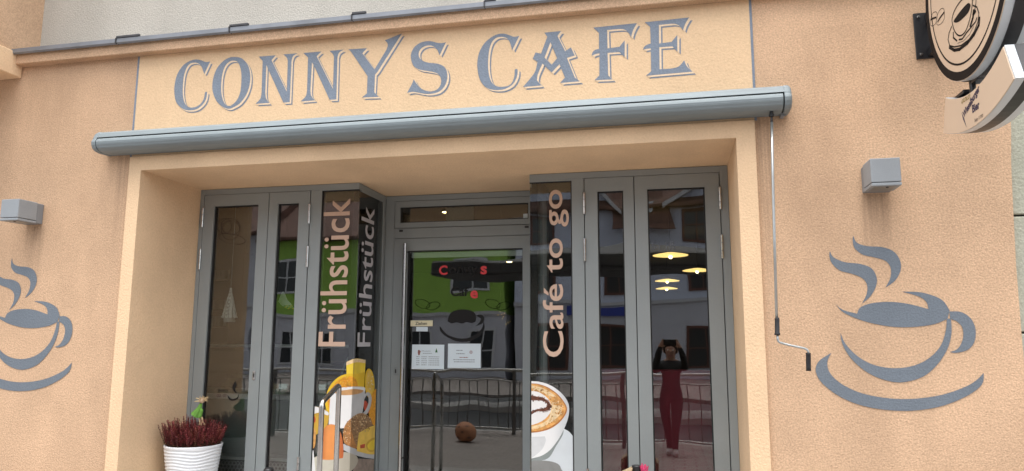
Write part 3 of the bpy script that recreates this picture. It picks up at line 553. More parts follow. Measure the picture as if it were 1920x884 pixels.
capp = [  # zoom 980,700, 4.808
 ('saucer', pm('print_saucer', (0.60, 0.64, 0.66), sc=5, var=0.05), [(80,770,1),(250,690),(370,500,1),(420,530),(470,590,1),(475,900,1),(80,900,1)]), ('shadow', PSHADOW, [(80,770,1),(170,745),(250,690),(320,600),(372,500,1),(360,560),(300,660),(225,770),(80,800,1)]),
 ('spoon', pm('print_steel', (0.23, 0.23, 0.22), sc=8), [(80,800),(150,788),(250,795),(320,820),(345,860),(340,900),(80,900,1)]),
 ('cup', PCUP, [(78,72,1),(150,78),(240,105),(320,155),(380,215),(412,275),(420,340),(405,420),(370,510),(320,600),(250,690),(170,745),(78,770,1)]), ('cup_shade', pm('print_pale_shade', (0.64, 0.65, 0.65), sc=6), [(80,575,1),(200,570,1),(208,610),(180,680),(130,730),(80,765,1)]),
 ('crema', PRIM, [(78,92,1),(150,100),(230,130),(310,185),(370,255),(400,320),(380,385),(320,455),(240,505),(150,530),(78,538,1)]), ('foam', PFOAM, [(78,97,1),(150,106),(225,137),(305,192),(362,260),(388,320),(368,380),(310,445),(230,493),(150,518),(78,525,1)]),
 ('foam_light', PFOAM2, [(255,300),(300,290),(350,310),(340,370),(290,420),(230,460),(150,495),(80,505,1),(80,480,1),(170,455),(240,400)]), ('foam_top', PFOAM2, [(80,112,1),(170,130),(255,175),(300,215),(230,200),(150,160),(80,135,1)]),
 ('milk', PWHITE, [(78,160,1),(140,170),(200,205),(235,240),(255,290),(250,350),(210,405),(150,445),(78,470,1)]), ('heart', PCHOC, [(78,200,1),(120,210),(180,222),(225,250),(255,290),(240,330),(190,345),(130,345),(78,375,1),(78,345,1),(130,325),(190,318),(220,292),(205,262),(150,245),(78,245,1)])]
for i, (nm, m_, pts) in enumerate(capp):
    px = zl(pts, 980, 700, 4.808, 5); q = clip(px, False, ((996.0, 340.0), (996.6, 884.0))); q = clip(q, True, ((1071.3, 340), (1078.5, 890)))
    MB().flat([[onY(*p, YP - 0.0011 - 0.00022 * i) for p in q]]).build('printed_' + nm, m_, dp3)

YK = YP - 0.0011 - 0.00022 * len(capp)
fz = zl([(100,112),(200,150),(290,205),(350,270),(372,320),(350,375),(300,425),(220,470),(150,500),(90,512),(90,490),(170,460),(240,405),(262,300),(240,225),(180,180),(90,150)], 980, 700, 4.808)
specks('printed_foam_bubbles', clip(fz, False, ((997.2, 340.0), (997.8, 884.0))), 150, 1.1, [PFOAM2, pm('print_foam_dark', (0.52, 0.22, 0.05), sc=30), pm('print_foam_pale', (0.85, 0.68, 0.45), sc=30), PFOAM], dp3, YK, 11, aspect=1.4)
hz_ = zl([(84,195),(120,203),(180,214),(232,245),(263,290),(247,336),(190,352),(130,352),(84,380),(84,340),(130,318),(190,312),(214,292),(200,268),(150,250),(84,250)], 980, 700, 4.808)
specks('printed_cocoa', clip(hz_, False, ((997.4, 340.0), (998.0, 884.0))), 170, 0.9, [PCHOC, pm('print_cocoa', (0.22, 0.08, 0.04), sc=60)], dp3, YK - 0.0003, 12, aspect=1.3)
# ---- decals on the entrance door and folding leaves
YG = YC + 0.0195
RED = mat('red_vinyl', (0.62, 0.035, 0.04), 0.5); SMOKE = mat('smoke_grey_vinyl', (0.014, 0.013, 0.013), 0.7, spec=0.2); FAINT = mat('etched_vinyl', (0.16, 0.15, 0.14), 0.6)
def dtext(body, p0, p1, Y, m, parent, bold=0.0, name='lettering'):   # axis-aligned text between two pixels (bottom left, top right)
    a, b = onY(*p0, Y), onY(*p1, Y)
    return text_fit(body, lambda u, v: Vector((a.x + (b.x - a.x) * u, Y, a.z + (b.z - a.z) * v)), bold).build(name, m, parent)
dtext('C', (823, 516), (839, 498), YG - 0.001, RED, door, 0.03); dtext('onny', (842, 518), (897, 500), YG - 0.001, SMOKE, door, 0.02); dtext('s', (901, 515), (913, 499), YG - 0.001, RED, door, 0.03)
dtext('Caf', (845, 556), (878, 538), YG - 0.001, SMOKE, door, 0.02); dtext('e', (882, 560), (896, 545), YG - 0.001, RED, door, 0.03)
def strokes(name, parent, lines, Y, wpx, m, closed=False):
    mb = MB()
    for l in lines:
        P2 = [Vector(p) for p in (smooth_loop(l, 5) if closed else [Vector(p[:2]) for p in l])]
        k = len(P2)
        for i in range(k if closed else k - 1):
            a, b = P2[i], P2[(i + 1) % k]; d = (b - a)
            if d.length < 1e-4: continue
            nrm = Vector((-d.y, d.x)).normalized() * wpx / 2; d = d.normalized() * wpx * 0.3
            mb.add([onY(*(a + nrm - d), Y), onY(*(b + nrm + d), Y), onY(*(b - nrm + d), Y), onY(*(a - nrm - d), Y)], [(0, 1, 2, 3)])
    return mb.build(name, m, parent)
Zd = lambda l: [onY(*p, YG - 0.001) for p in zl(l, 720, 420, 4.017)]
MB().flat([Zd([(478,735,1),(490,690),(520,660),(580,645),(650,652),(690,685),(690,735,1),(660,748),(620,740),(585,752),(545,742),(510,750)])]).build('coffee_motif', SMOKE, door)
MB().flat([Zd([(420,770,1),(425,810),(470,850),(550,885),(640,885),(720,845),(755,790),(750,740,1),(735,790),(690,835),(620,862),(540,858),(470,830)])]).build('saucer_motif', SMOKE, door)
MB().flat([Zd([(690,690,1),(735,685),(755,715),(740,750),(690,770,1),(720,740),(728,715),(712,702)])]).build('handle_motif', SMOKE, door)
for cx in (800, 932): strokes('bean_motif', door, [ell(cx - 8, 570, 14, 8, 20, 0.3), ell(cx + 12, 574, 13, 7, 20, -0.3)], YG - 0.001, 0.9, SMOKE, True)
YS = YD + 0.021
strokes('cup_motif', l1, [ell(432, 425, 18, 15, 24, 0.3), ell(432, 432, 17, 18, 24, 0.3), ell(434, 448, 26, 9, 24, 0.2), ell(420, 424, 14, 14)], YS - 0.001, 0.7, mat('etched_pale_vinyl', (0.125, 0.085, 0.065), 0.7, spec=0.2), True)
# mirrored COFFEE TO GO sticker
def mtext(body, p0, p1, Y, m, parent):
    a, b = onY(*p0, Y), onY(*p1, Y)
    return text_fit(body, lambda u, v: Vector((b.x + (a.x - b.x) * u, Y, a.z + (b.z - a.z) * v)), 0.01).build('lettering', m, parent)
mtext('COFFEE', (408, 736), (427, 731), YS - 0.001, SMOKE, l1); DRV = mat('dark_red_vinyl', (0.10, 0.03, 0.025), 0.6); mtext('TO', (417.5, 745), (425, 740), YS - 0.001, DRV, l1); mtext('GO', (406, 745), (414.5, 740), YS - 0.001, DRV, l1)
MB().flat([[onY(*p, YS - 0.001) for p in zl([(441,715,1),(436,724),(437,732),(444,738),(440,730),(443,722)], 0, 0, 1)]]).flat([[onY(*p, YS - 0.001) for p in zl([(426,741,1),(434,748),(444,746),(448,738,1),(446,748),(436,752),(429,749)], 0, 0, 1)]]).build('cup_motif', SMOKE, l1)
dtext('6-1  HR', (1222, 469), (1266, 453), YS - 0.001, mat('pale_sticker', (0.10, 0.11, 0.13), 0.6), l4)

# notices stuck to the entrance door
PAPER = mat('white_paper', (0.62, 0.70, 0.74), 0.8, var=0.02, vscale=8); INK = mat('grey_ink', (0.16, 0.17, 0.19), 0.8); GREENI = mat('green_ink', (0.05, 0.14, 0.06), 0.8); REDI = mat('brown_ink', (0.25, 0.10, 0.08), 0.8)
def notice(name, quad, label):
    q = [onY(*p, YG - 0.002) for p in quad]
    x0 = (q[0].x + q[3].x) / 2; x1 = (q[1].x + q[2].x) / 2; z1 = (q[0].z + q[1].z) / 2; z0 = (q[2].z + q[3].z) / 2
    o = MB().box(x0, x1, YG - 0.0025, YG - 0.0015, z0, z1).build(name, PAPER); tag(o, label, 'notice'); return o, x0, x1, z0, z1
def rows(o, x0, x1, z0, z1, specs):
    for (u0, u1, v, hgt, m, nm) in specs:
        mb = MB(); u = u0; r = random.Random(int(u0 * 1000 + v * 77))
        while u < u1 - 0.005:
            wd = r.uniform(0.02, 0.07); e = min(u + wd, u1)
            mb.box(x0 + (x1 - x0) * u, x0 + (x1 - x0) * e, YG - 0.0029, YG - 0.0026, z0 + (z1 - z0) * (v - hgt / 2), z0 + (z1 - z0) * (v + hgt / 2)); u = e + 0.012
        mb.build(nm, m, o)
n1 = notice('paper_notice', [(772.2, 647.2), (832.8, 646), (832.8, 692), (772.4, 692.6)], 'white opening hours notice with small green tree below the pull sign')
sp = []
for k in range(5):
    v = 0.50 - 0.083 * k
    sp += [(0.14, 0.24, v, 0.022, INK, 'text_line'), (0.30, 0.47, v, 0.022, INK, 'text_line'), (0.52, 0.85, v, 0.022, INK, 'text_line')]
rows(*n1, sp + [(0.34, 0.62, 0.64, 0.02, INK, 'text_line')])
o, x0, x1, z0, z1 = n1
text_fit('Öffnungszeiten', lambda u, v: Vector((x0 + (x1 - x0) * (0.30 + 0.28 * u), YG - 0.0028, z0 + (z1 - z0) * (0.70 + 0.07 * v)))).build('lettering', INK, o)
MB().flat([[(x0 + (x1 - x0) * u, YG - 0.0028, z0 + (z1 - z0) * v) for u, v in ((0.72, 0.68), (0.80, 0.68), (0.76, 0.86))]]).build('tree_print', GREENI, o)
MB().flat([[(x0 + (x1 - x0) * u, YG - 0.0028, z0 + (z1 - z0) * v) for u, v in ((0.20, 0.56), (0.24, 0.56), (0.26, 0.68), (0.29, 0.75), (0.25, 0.72), (0.24, 0.78), (0.19, 0.78), (0.18, 0.66))]]).build('figure_print', REDI, o)
n2 = notice('paper_notice', [(839.6, 645.1), (901.2, 644.5), (901.4, 690), (839.9, 690.7)], 'white notice with round emblem and few grey lines on the entrance door')
rows(*n2, [(0.26, 0.46, 0.72, 0.03, INK, 'text_line'), (0.26, 0.52, 0.585, 0.03, INK, 'text_line'), (0.36, 0.62, 0.43, 0.035, REDI, 'text_line'), (0.17, 0.82, 0.335, 0.028, INK, 'text_line'), (0.19, 0.82, 0.25, 0.028, INK, 'text_line')])
o, x0, x1, z0, z1 = n2; cx, cz, rr = x0 + 0.705 * (x1 - x0), z0 + 0.65 * (z1 - z0), 0.012
MB().flat([[(cx + rr * math.cos(t), YG - 0.0028, cz + rr * math.sin(t)) for t in (i * math.pi / 12 for i in range(24))], [(cx + rr * .72 * math.cos(t), YG - 0.0028, cz + rr * .72 * math.sin(t)) for t in (i * math.pi / 12 for i in range(24))]]).box(cx - 0.0035, cx + 0.0035, YG - 0.0029, YG - 0.0026, cz - 0.004, cz + 0.005).build('emblem', REDI, o)
a, b = onY(770, 612.3, YG), onY(811.6, 601.2, YG)
z = tag(MB().box(a.x, b.x, YG - 0.006, YG - 0.0015, a.z, b.z, 0.0015).build('pull_sign', mat('ivory_plastic', (0.66, 0.60, 0.40), 0.45)), 'small ivory plastic plate reading Ziehen on the entrance door', 'sign')
text_fit('Ziehen', lambda u, v: Vector((a.x + (b.x - a.x) * (0.22 + 0.53 * u), YG - 0.0064, a.z + (b.z - a.z) * (0.22 + 0.55 * v))), 0.015).build('lettering', BLACK, z)
a, b = onY(780.5, 621.7, YG), onY(802.3, 613.4, YG)
tag(MB().box(a.x, b.x, YG - 0.0025, YG - 0.0015, a.z, b.z, 0.0004).build('blank_sticker', PAPER), 'small blank pale sticker directly under the ivory Ziehen plate', 'sticker')

# ------------------------------------------------------------------ awning
aw = thing('awning', 'closed grey blue awning cassette above the entrance', 'awning', (-1.57, YW, 2.8))
AX0, AX1 = -3.80, 0.655
pr = [(4.217, 2.925), (4.15, 2.928), (4.105, 2.922), (4.085, 2.907), (4.070, 2.876)]
lo = [(4.068, 2.866), (4.060, 2.856), (4.055, 2.842), (4.058, 2.822), (4.070, 2.800), (4.092, 2.786), (4.13, 2.779), (4.217, 2.783)]
MB().prism([[(AX0, a, b) for a, b in pr + [(4.217, 2.874)]]], (AX1 - AX0, 0, 0)).build('cassette_hood', AWN, aw)
MB().prism([[(AX0 + 0.008, a, b) for a, b in lo + [(4.217, 2.866)]]], (AX1 - AX0 - 0.016, 0, 0)).build('front_profile', AWN, aw)
for k in range(2):
    y, zz = ((4.0563, 2.830), (4.0655, 2.8075))[k]
    MB().box(AX0 + 0.01, AX1 - 0.01, y - 0.0006, y + 0.004, zz - 0.0015, zz + 0.0015, 0.0005).build('profile_rib', AWN, aw)
MB().box(AX0 + 0.01, AX1 - 0.01, 4.080, 4.20, 2.8645, 2.8755).build('shadow_gap', GASKET, aw)
full = pr + lo
for x0, s in ((AX0, -1), (AX1, 1)):
    e = MB(); n = len(full); sc = [(1.0, 0.0), (1.03, 0.004), (1.03, 0.02), (0.98, 0.032), (0.85, 0.040)]
    cy, cz = 4.15, 2.853; vs = []; fs = []
    for k, d in sc: vs += [(x0 + s * (d + 0.0005), min(4.218, cy + (y - cy) * k), cz + (zz - cz) * k) for y, zz in full]
    for i in range(len(sc) - 1):
        for j in range(n): fs.append((i * n + j, i * n + (j + 1) % n, (i + 1) * n + (j + 1) % n, (i + 1) * n + j))
    fs += [tuple(range(n)), tuple((len(sc) - 1) * n + j for j in range(n))[::-1]]
    e.add(vs, fs).build('end_cap', AWN, aw)
g = onY(1446.5, 212, 4.12)
MB().lathe([(0.013, 0.0), (0.014, 0.012), (0.011, 0.02), (0.011, 0.03)], (g.x, 4.12, 2.752), 14).build('gear_eye', BLACK, aw)
MB().box(AX1 - 0.01, AX1 + 0.012, 4.16, 4.215, 2.765, 2.785, 0.002).build('bracket', LAMPGREY2, aw)
# crank
ck = thing('awning_crank', 'long steel awning crank with two black grips hanging from the cassette', 'crank', (g.x, 4.12, 1.3))
yk = 4.12
q = lambda px, py: onY(px, py, yk)
MB().tube([(g.x, yk, 2.757), q(1446.8, 222), q(1447, 230)], [0.005, 0.006, 0.008], 10).build('hook', BLACK, ck)
MB().tube([q(1447, 229), q(1449, 330), q(1452, 450), q(1456.3, 600)], 0.0078, 12).build('rod', CHROME, ck, True)
MB().tube([q(1456.6, 596.5), q(1457, 598), q(1457.3, 624), q(1457.4, 626), q(1457.5, 629)], [0.012, 0.0125, 0.0125, 0.0155, 0.015], 14).build('grip', BLACK, ck, True)
MB().tube([q(1457.6, 627), q(1458, 636), q(1459.5, 640.5), q(1463, 643), q(1480, 647.5), q(1508, 653.5), q(1513, 656), q(1515.3, 659.5), q(1516, 665)], 0.0065, 12).build('crank_arm', CHROME, ck, True)
MB().tube([q(1515.6, 662), q(1515.6, 664), q(1515.9, 690), q(1516, 696)], [0.0135, 0.0125, 0.0125, 0.013], 14).build('grip', BLACK, ck, True)

# ------------------------------------------------------------------ wall lamps
def wall_lamp(x0, label):
    t = thing('wall_lamp', label, 'lamp', (x0 + 0.073, YW, 2.31), 'box lamps flanking the entrance')
    x1 = x0 + 0.146; zb, zt = 2.311, 2.459; yf = 4.012
    MB().box(x0 + 0.004, x1 - 0.004, 4.165, YW - 0.001, zb + 0.003, zt - 0.003, 0.003).build('wall_box', LAMPGREY2, t)
    MB().box(x0, x1, yf, 4.163, zb + 0.020, zt, 0.004, 0, 2).build('housing', LAMPGREY, t)
    MB().box(x0, x1, yf, 4.163, zb, zb + 0.0165, 0.003, 0, 2).build('light_rim', LAMPGREY, t)
    MB().box(x0 + 0.02, x1 - 0.02, yf + 0.02, 4.143, zb - 0.0012, zb + 0.004).build('diffuser', mat('dusty_lamp_glass', (0.16, 0.17, 0.17), 0.3), t)
    MB().tube([(x0 + 0.085, 4.05, zb - 0.0005), (x0 + 0.085, 4.05, zb - 0.004)], 0.007, 12).build('screw', BLACK, t)
wall_lamp(1.053, 'grey box shaped wall lamp above the painted cup by the crank')
wall_lamp(-4.473, 'grey box shaped wall lamp beneath the bay moulding')

# ------------------------------------------------------------------ projecting sign
sg = thing('projecting_sign', 'round beige cafe sign with curved beer banner projecting from the wall on a black plate', 'sign', (1.46, YW, 2.5))
SX0, SX1 = 1.40, 1.535; CY, CZ, RR = 3.58, 3.225, 0.497
plate = MB().box(1.382, 1.56, YW - 0.012, YW - 0.001, 3.06, 3.328, 0.002).build('wall_plate', BLACKMETAL, sg)
for x in (1.405, 1.535):
    for zz in (3.085, 3.303):
        MB().tube([(x, YW - 0.0125, zz), (x, YW - 0.020, zz)], [0.011, 0.009], 6).tube([(x, YW - 0.0205, zz), (x, YW - 0.03, zz)], 0.005, 10).build('bolt', STEEL, plate)
MB().box(1.44, 1.50, CY + RR - 0.03, YW - 0.0125, 3.26, 3.32, 0.003).box(1.44, 1.50, CY + RR - 0.05, YW - 0.0125, 3.07, 3.12, 0.003).build('arm', BLACKMETAL, sg)
def disc(x0, x1, r, n=72): return MB().prism([[(x0, CY + r * math.cos(t), CZ + r * math.sin(t)) for t in (2 * math.pi * i / n for i in range(n))]], (x1 - x0, 0, 0))
body = disc(SX0 + 0.040, SX1 - 0.040, RR + 0.004).build('light_box', BLACKMETAL, sg)
for (x0, x1) in ((SX0 + 0.004, SX0 + 0.0395), (SX1 - 0.0395, SX1 - 0.004)): disc(x0, x1, RR - 0.002).build('acrylic_shell', ACRYL, body)
def cr(y0): return [(CY + a, CZ + b) for a, b in y0]
def circ(r, n=72): return [(CY + r * math.cos(t), CZ + r * math.sin(t)) for t in (2 * math.pi * i / n for i in range(n))]
def onface(loops, x, m, nm, par): return MB().flat([[(x, p[0], p[1]) for p in l] for l in loops]).build(nm, m, par)
face = MB().prism([[(SX0 + 0.0038, p[0], p[1]) for p in circ(RR - 0.004)]], (-0.004, 0, 0)).build('sign_face', SIGNFACE, sg)
fx = SX0 - 0.0005
onface([circ(RR - 0.005), circ(RR - 0.048)[::-1]], fx - 0.0002, SIGNBLACK, 'ring_print', face)
onface([circ(RR - 0.078), circ(RR - 0.088)[::-1]], fx - 0.0002, SIGNBLACK, 'ring_print', face)
def sz(l, k=5): return [(p.y, p.z) for p in (onX(*q_, SX0) for q_ in zl(l, 1720, 0, 8.033, k))]
onface([sz([(550,320),(600,240),(660,160),(730,80),(770,50),(800,65),(800,110),(770,190),(700,270),(630,330),(575,345)])], fx - 0.0004, SIGNBLACK, 'cup_print', face)
def sign_stroke(l, wd, closed=False, m=SIGNBLACK):
    pts = sz(l) if closed else [(p.y, p.z) for p in (onX(1720 + a / 8.033, b / 8.033, SX0) for a, b in l)]
    mb = MB(); k = len(pts)
    for i in range(k if closed else k - 1):
        a = Vector(pts[i]); b = Vector(pts[(i + 1) % k]); d = b - a
        if d.length < 1e-5: continue
        nn = Vector((-d.y, d.x)).normalized() * wd / 2; d = d.normalized() * wd * 0.3
        mb.add([(fx - 0.0006, *(a + nn - d)), (fx - 0.0006, *(b + nn + d)), (fx - 0.0006, *(b - nn + d)), (fx - 0.0006, *(a - nn - d))], [(0, 1, 2, 3)])
    mb.build('cup_print', m, face)
sign_stroke([(527,280),(560,170),(630,50),(720,-40),(800,-60),(830,0),(825,110),(800,260),(760,400),(710,500),(650,540),(600,520),(555,450),(530,350)], 0.007, True)
sign_stroke([(520,400),(480,500),(465,600),(490,690),(560,710),(660,690),(780,600),(860,480),(915,330),(930,200),(900,110),(840,85)], 0.007)
sign_stroke([(485,715),(560,760),(640,745),(760,650),(860,520),(930,380),(938,270)], 0.016)
sign_stroke([(545,490),(545,570),(600,618)], 0.009); sign_stroke([(630,600),(680,590),(740,500),(880,330),(900,270)], 0.008); sign_stroke([(840,230),(880,170)], 0.014); sign_stroke([(850,160),(840,270),(800,400)], 0.016)
sign_stroke([(610,655),(700,620),(790,520),(850,400)], 0.004, m=SIGNGREY); sign_stroke([(830,0),(890,-30),(885,60),(860,180)], 0.006)
sign_stroke([(250,190),(295,190),(300,270),(280,350),(240,392),(205,380),(200,310),(215,240)], 0.003, True); sign_stroke([(370,130),(400,140),(412,200),(405,290),(360,360),(310,380),(292,340),(300,250),(330,170)], 0.003, True)
sign_stroke([(205,300),(240,280),(285,265)], 0.010); sign_stroke([(310,330),(345,270),(405,190)], 0.010)
# banner
inn = lambda t: (CY - 0.335 * t + (-0.0), 2.656 + 0.080 * t * t); out = lambda t: (CY - 0.40 * t, 2.490 + 0.078 * t * t)
def ban(x0, x1, g=0.0, n=16):
    T = [(-1 + g) + (2 - 2 * g) * i / n for i in range(n + 1)]
    l = [(inn(t)[0], inn(t)[1] - g * 0.1) for t in T] + [(out(t)[0], out(t)[1] + g * 0.1) for t in reversed(T)]
    return MB().prism([[(x0, a, b) for a, b in l]], (x1 - x0, 0, 0))
bb = ban(SX0 + 0.040, SX1 - 0.040, -0.005).build('banner_box', BLACKMETAL, sg)
for x0, x1 in ((SX0 + 0.004, SX0 + 0.0395), (SX1 - 0.0395, SX1 - 0.004)): ban(x0, x1).build('acrylic_shell', ACRYL, bb)
bf = ban(SX0 - 0.0002, SX0 + 0.0038, 0.02).build('banner_face', SIGNFACE, sg)
MB().tube([((SX0 + SX1) / 2 - 0.02, 3.70, CZ - RR + 0.02), ((SX0 + SX1) / 2 - 0.02, 3.70, 2.665)], 0.014, 12).box((SX0 + SX1) / 2 - 0.03, (SX0 + SX1) / 2 + 0.03, 3.62, 3.70, CZ - RR - 0.004, CZ - RR + 0.006).box((SX0 + SX1) / 2 - 0.03, (SX0 + SX1) / 2 + 0.03, 3.60, 3.74, 2.664, 2.680).build('connecting_post', BLACKMETAL, sg)
MB().box((SX0 + SX1) / 2 - 0.025, (SX0 + SX1) / 2 + 0.025, 3.80, 3.92, 2.716, 2.735, 0.003).build('end_bracket', BLACKMETAL, sg)
def btext(body, a, b, upv, m, bold=0.02):   # text from pixel a (baseline start) to pixel b (baseline end), height vector in pixels
    A, B, C = onX(*a, SX0 - 0.001), onX(*b, SX0 - 0.001), onX(a[0] + upv[0], a[1] + upv[1], SX0 - 0.001)
    text_fit(body, lambda u, v: A + (B - A) * u + (C - A) * v, bold).build('lettering', m, bf)
btext('Wieselburger', (1808, 226), (1838, 173), (-3.5, -15), NAVY, 0.04)
btext('Bier', (1823.5, 213), (1837, 203), (-1.5, -15), NAVY, 0.04)
btext('GOLD', (1802, 196), (1818, 185), (1.5, -9), GOLD, 0.03)
btext('Seit 1770', (1827, 230), (1843, 220), (0, -6.5), SIGNGREY)
onface([[(p.y, p.z) for p in (onX(*q_, SX0) for q_ in ((1803, 210), (1808, 222), (1813, 240), (1806, 224)))]], SX0 - 0.0009, NAVY, 'lettering', bf)

# ------------------------------------------------------------------ planter with heather and straw doll
pc = (-3.29, 4.62); PR = 0.187; PZ = 0.783
pl = thing('potted_heather', 'dark red heather in a white wave patterned pot at the side of the entrance', 'potted plant', (pc[0], pc[1], FLOOR))
vs = []; fs = []; NA, NZ_ = 120, 90
for i in range(NZ_ + 1):
    t = i / NZ_; zz = FLOOR + 0.001 + (PZ - FLOOR) * t; r0 = 0.118 + (PR - 0.118) * t ** 0.9
    for k in range(NA):
        a = 2 * math.pi * k / NA
        ph = 2 * math.pi * 22 * t + 1.5 * math.sin(3 * a + 5 * t) + 0.9 * math.sin(5 * a - 9 * t + 1)
        wv = (0.5 + 0.5 * math.sin(ph)) ** 0.7; r = r0 + (0.0065 * wv if t < 0.965 else 0.006)
        vs.append((pc[0] + r * math.cos(a), pc[1] + r * math.sin(a), zz))
for (r, zz) in ((PR - 0.012, PZ), (PR - 0.016, PZ - 0.05), (0.001, PZ - 0.05)):
    for k in range(NA): a = 2 * math.pi * k / NA; vs.append((pc[0] + r * math.cos(a), pc[1] + r * math.sin(a), zz))
for i in range(NZ_ + 3):
    for k in range(NA): fs.append((i * NA + k, i * NA + (k + 1) % NA, (i + 1) * NA + (k + 1) % NA, (i + 1) * NA + k))
fs.append(tuple(range(NA))[::-1])
mk('pot', vs, fs, WHITEP, pl, True)
MB().lathe([(PR - 0.015, -0.04), (0.09, -0.022), (0.002, -0.018)], (pc[0], pc[1], PZ), 24).build('soil', mat('dark_soil', (0.03, 0.02, 0.015), 0.95, bump=1, bscale=80), pl)
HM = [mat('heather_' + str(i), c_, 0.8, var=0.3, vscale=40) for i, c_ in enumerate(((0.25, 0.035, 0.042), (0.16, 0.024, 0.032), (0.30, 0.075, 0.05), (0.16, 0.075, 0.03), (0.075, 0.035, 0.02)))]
rnd = random.Random(3)
for shrub in range(1):
    mb = MB()
    for s_ in range(420):
        a = rnd.uniform(0, 2 * math.pi); rr = PR * 0.9 * math.sqrt(rnd.random()); lean = rr / PR
        b0 = Vector((pc[0] + rr * math.cos(a), pc[1] + rr * math.sin(a), PZ - 0.03))
        hgt = rnd.uniform(0.10, 0.205) * (1.0 - 0.25 * lean * lean) * (1.12 if math.cos(a) < -0.3 else 1.0)
        d = Vector((math.cos(a) * 0.42 * lean + rnd.uniform(-.12, .12), math.sin(a) * 0.42 * lean + rnd.uniform(-.12, .12), 1)).normalized()
        tip = b0 + d * hgt + Vector((0, 0, 0.01)); mi = rnd.choice((0, 0, 0, 1, 1, 2)); n_ = int(hgt / 0.0048)
        mid = (b0 + tip) / 2 + Vector((rnd.uniform(-.008, .008), rnd.uniform(-.008, .008), 0))
        mb.tube([b0, mid, tip], [0.0016, 0.0014, 0.0008], 3, 4, False)
        for j in range(n_):
            t = (j + 0.5) / n_
            p = b0.lerp(mid, t * 2) if t < 0.5 else mid.lerp(tip, t * 2 - 1)
            for kk in range(2):
                ang = rnd.uniform(0, 2 * math.pi); e = Vector((math.cos(ang), math.sin(ang), rnd.uniform(0.2, 0.9))).normalized()
                ln = rnd.uniform(0.010, 0.017) * (1.15 - 0.6 * t); wv = e.cross(Vector((0, 0, 1))).normalized() * 0.0045
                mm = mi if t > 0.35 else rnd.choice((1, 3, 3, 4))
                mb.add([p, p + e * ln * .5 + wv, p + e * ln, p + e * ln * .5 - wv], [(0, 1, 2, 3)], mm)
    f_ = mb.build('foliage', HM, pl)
dl = onY(381, 800, 4.63)
doll = thing('straw_doll', 'small straw doll in a green dress stuck on a stick in the heather pot', 'garden figure', (dl.x, 4.63, PZ))
Q = lambda px, py: onY(px, py, 4.63)
STRAW = mat('straw', (0.55, 0.42, 0.24), 0.9, var=0.25, vscale=60); GREENF = mat('green_felt', (0.13, 0.30, 0.05), 0.95, var=0.15, vscale=60)
MB().tube([Q(378, 830), Q(377, 770)], 0.003, 6).build('stick', mat('pale_wood', (0.45, 0.32, 0.18), 0.8, var=0.15, vscale=20), doll)
dress = MB(); cc = [(Q(377, 757), 0.010), (Q(374, 766), 0.017), (Q(370, 773), 0.026), (Q(366, 779), 0.033)]
dress.tube([c_ for c_, _ in cc], [r for _, r in cc], 10); dress.tube([Q(374, 762), Q(378, 770), Q(374, 783)], [0.008, 0.012, 0.015], 8); dress.build('dress', GREENF, doll)
MB().tube([Q(371, 764), Q(369, 772), Q(373, 779)], 0.003, 6).build('scarf', PORANGE, doll)
h_ = Q(379, 751); MB().ball(h_, 0.020, 12, 0, (1, 1, 1.05)).build('head', mat('sackcloth', (0.55, 0.40, 0.27), 0.95, var=0.2, vscale=70), doll, True)
hr = MB()
for k in range(46):
    a = rnd.uniform(0, 2 * math.pi); e = Vector((math.cos(a), math.sin(a) * 0.6, rnd.uniform(-0.25, 0.85))).normalized(); L_ = rnd.uniform(0.014, 0.034)
    hr.tube([h_ + e * 0.017, h_ + e * (0.02 + L_)], [0.0022, 0.001], 4)
hr.build('hair', STRAW, doll)
for s_ in (-1, 1): MB().tube([Q(376 + s_ * 3, 782), Q(378 + s_ * 3, 794)], 0.004, 6).ball(Q(379 + s_ * 4, 796), 0.0085, 8).build('leg', STRAW, doll)

# ------------------------------------------------------------------ stair handrail
RX = -2.115; y1, y2 = 4.20, 4.42
z1 = CAMZ - 0.0908 * 4.2; z2 = CAMZ - 0.0635 * 4.42
def arc3(p, a, b, r, n=6):   # rounded corner at p between directions a and b
    A = p + (a - p).normalized() * r; B = p + (b - p).normalized() * r
    return [A.lerp(p, t).lerp(p.lerp(B, t), t) for t in (i / n for i in range(n + 1))]
p0, pA, pB, p3 = Vector((RX, y1, FLOOR)), Vector((RX, y1, z1 + 0.005)), Vector((RX, y2 + 0.01, z2)), Vector((RX, y2 + 0.01, FLOOR))
hrail = tag(MB().tube([p0] + arc3(pA, p0, pB, 0.03) + arc3(pB, pA, p3, 0.03) + [p3], 0.0165, 16).build('handrail', STEEL, None, True), 'sloping brushed steel handrail hoop standing before the breakfast window', 'handrail')

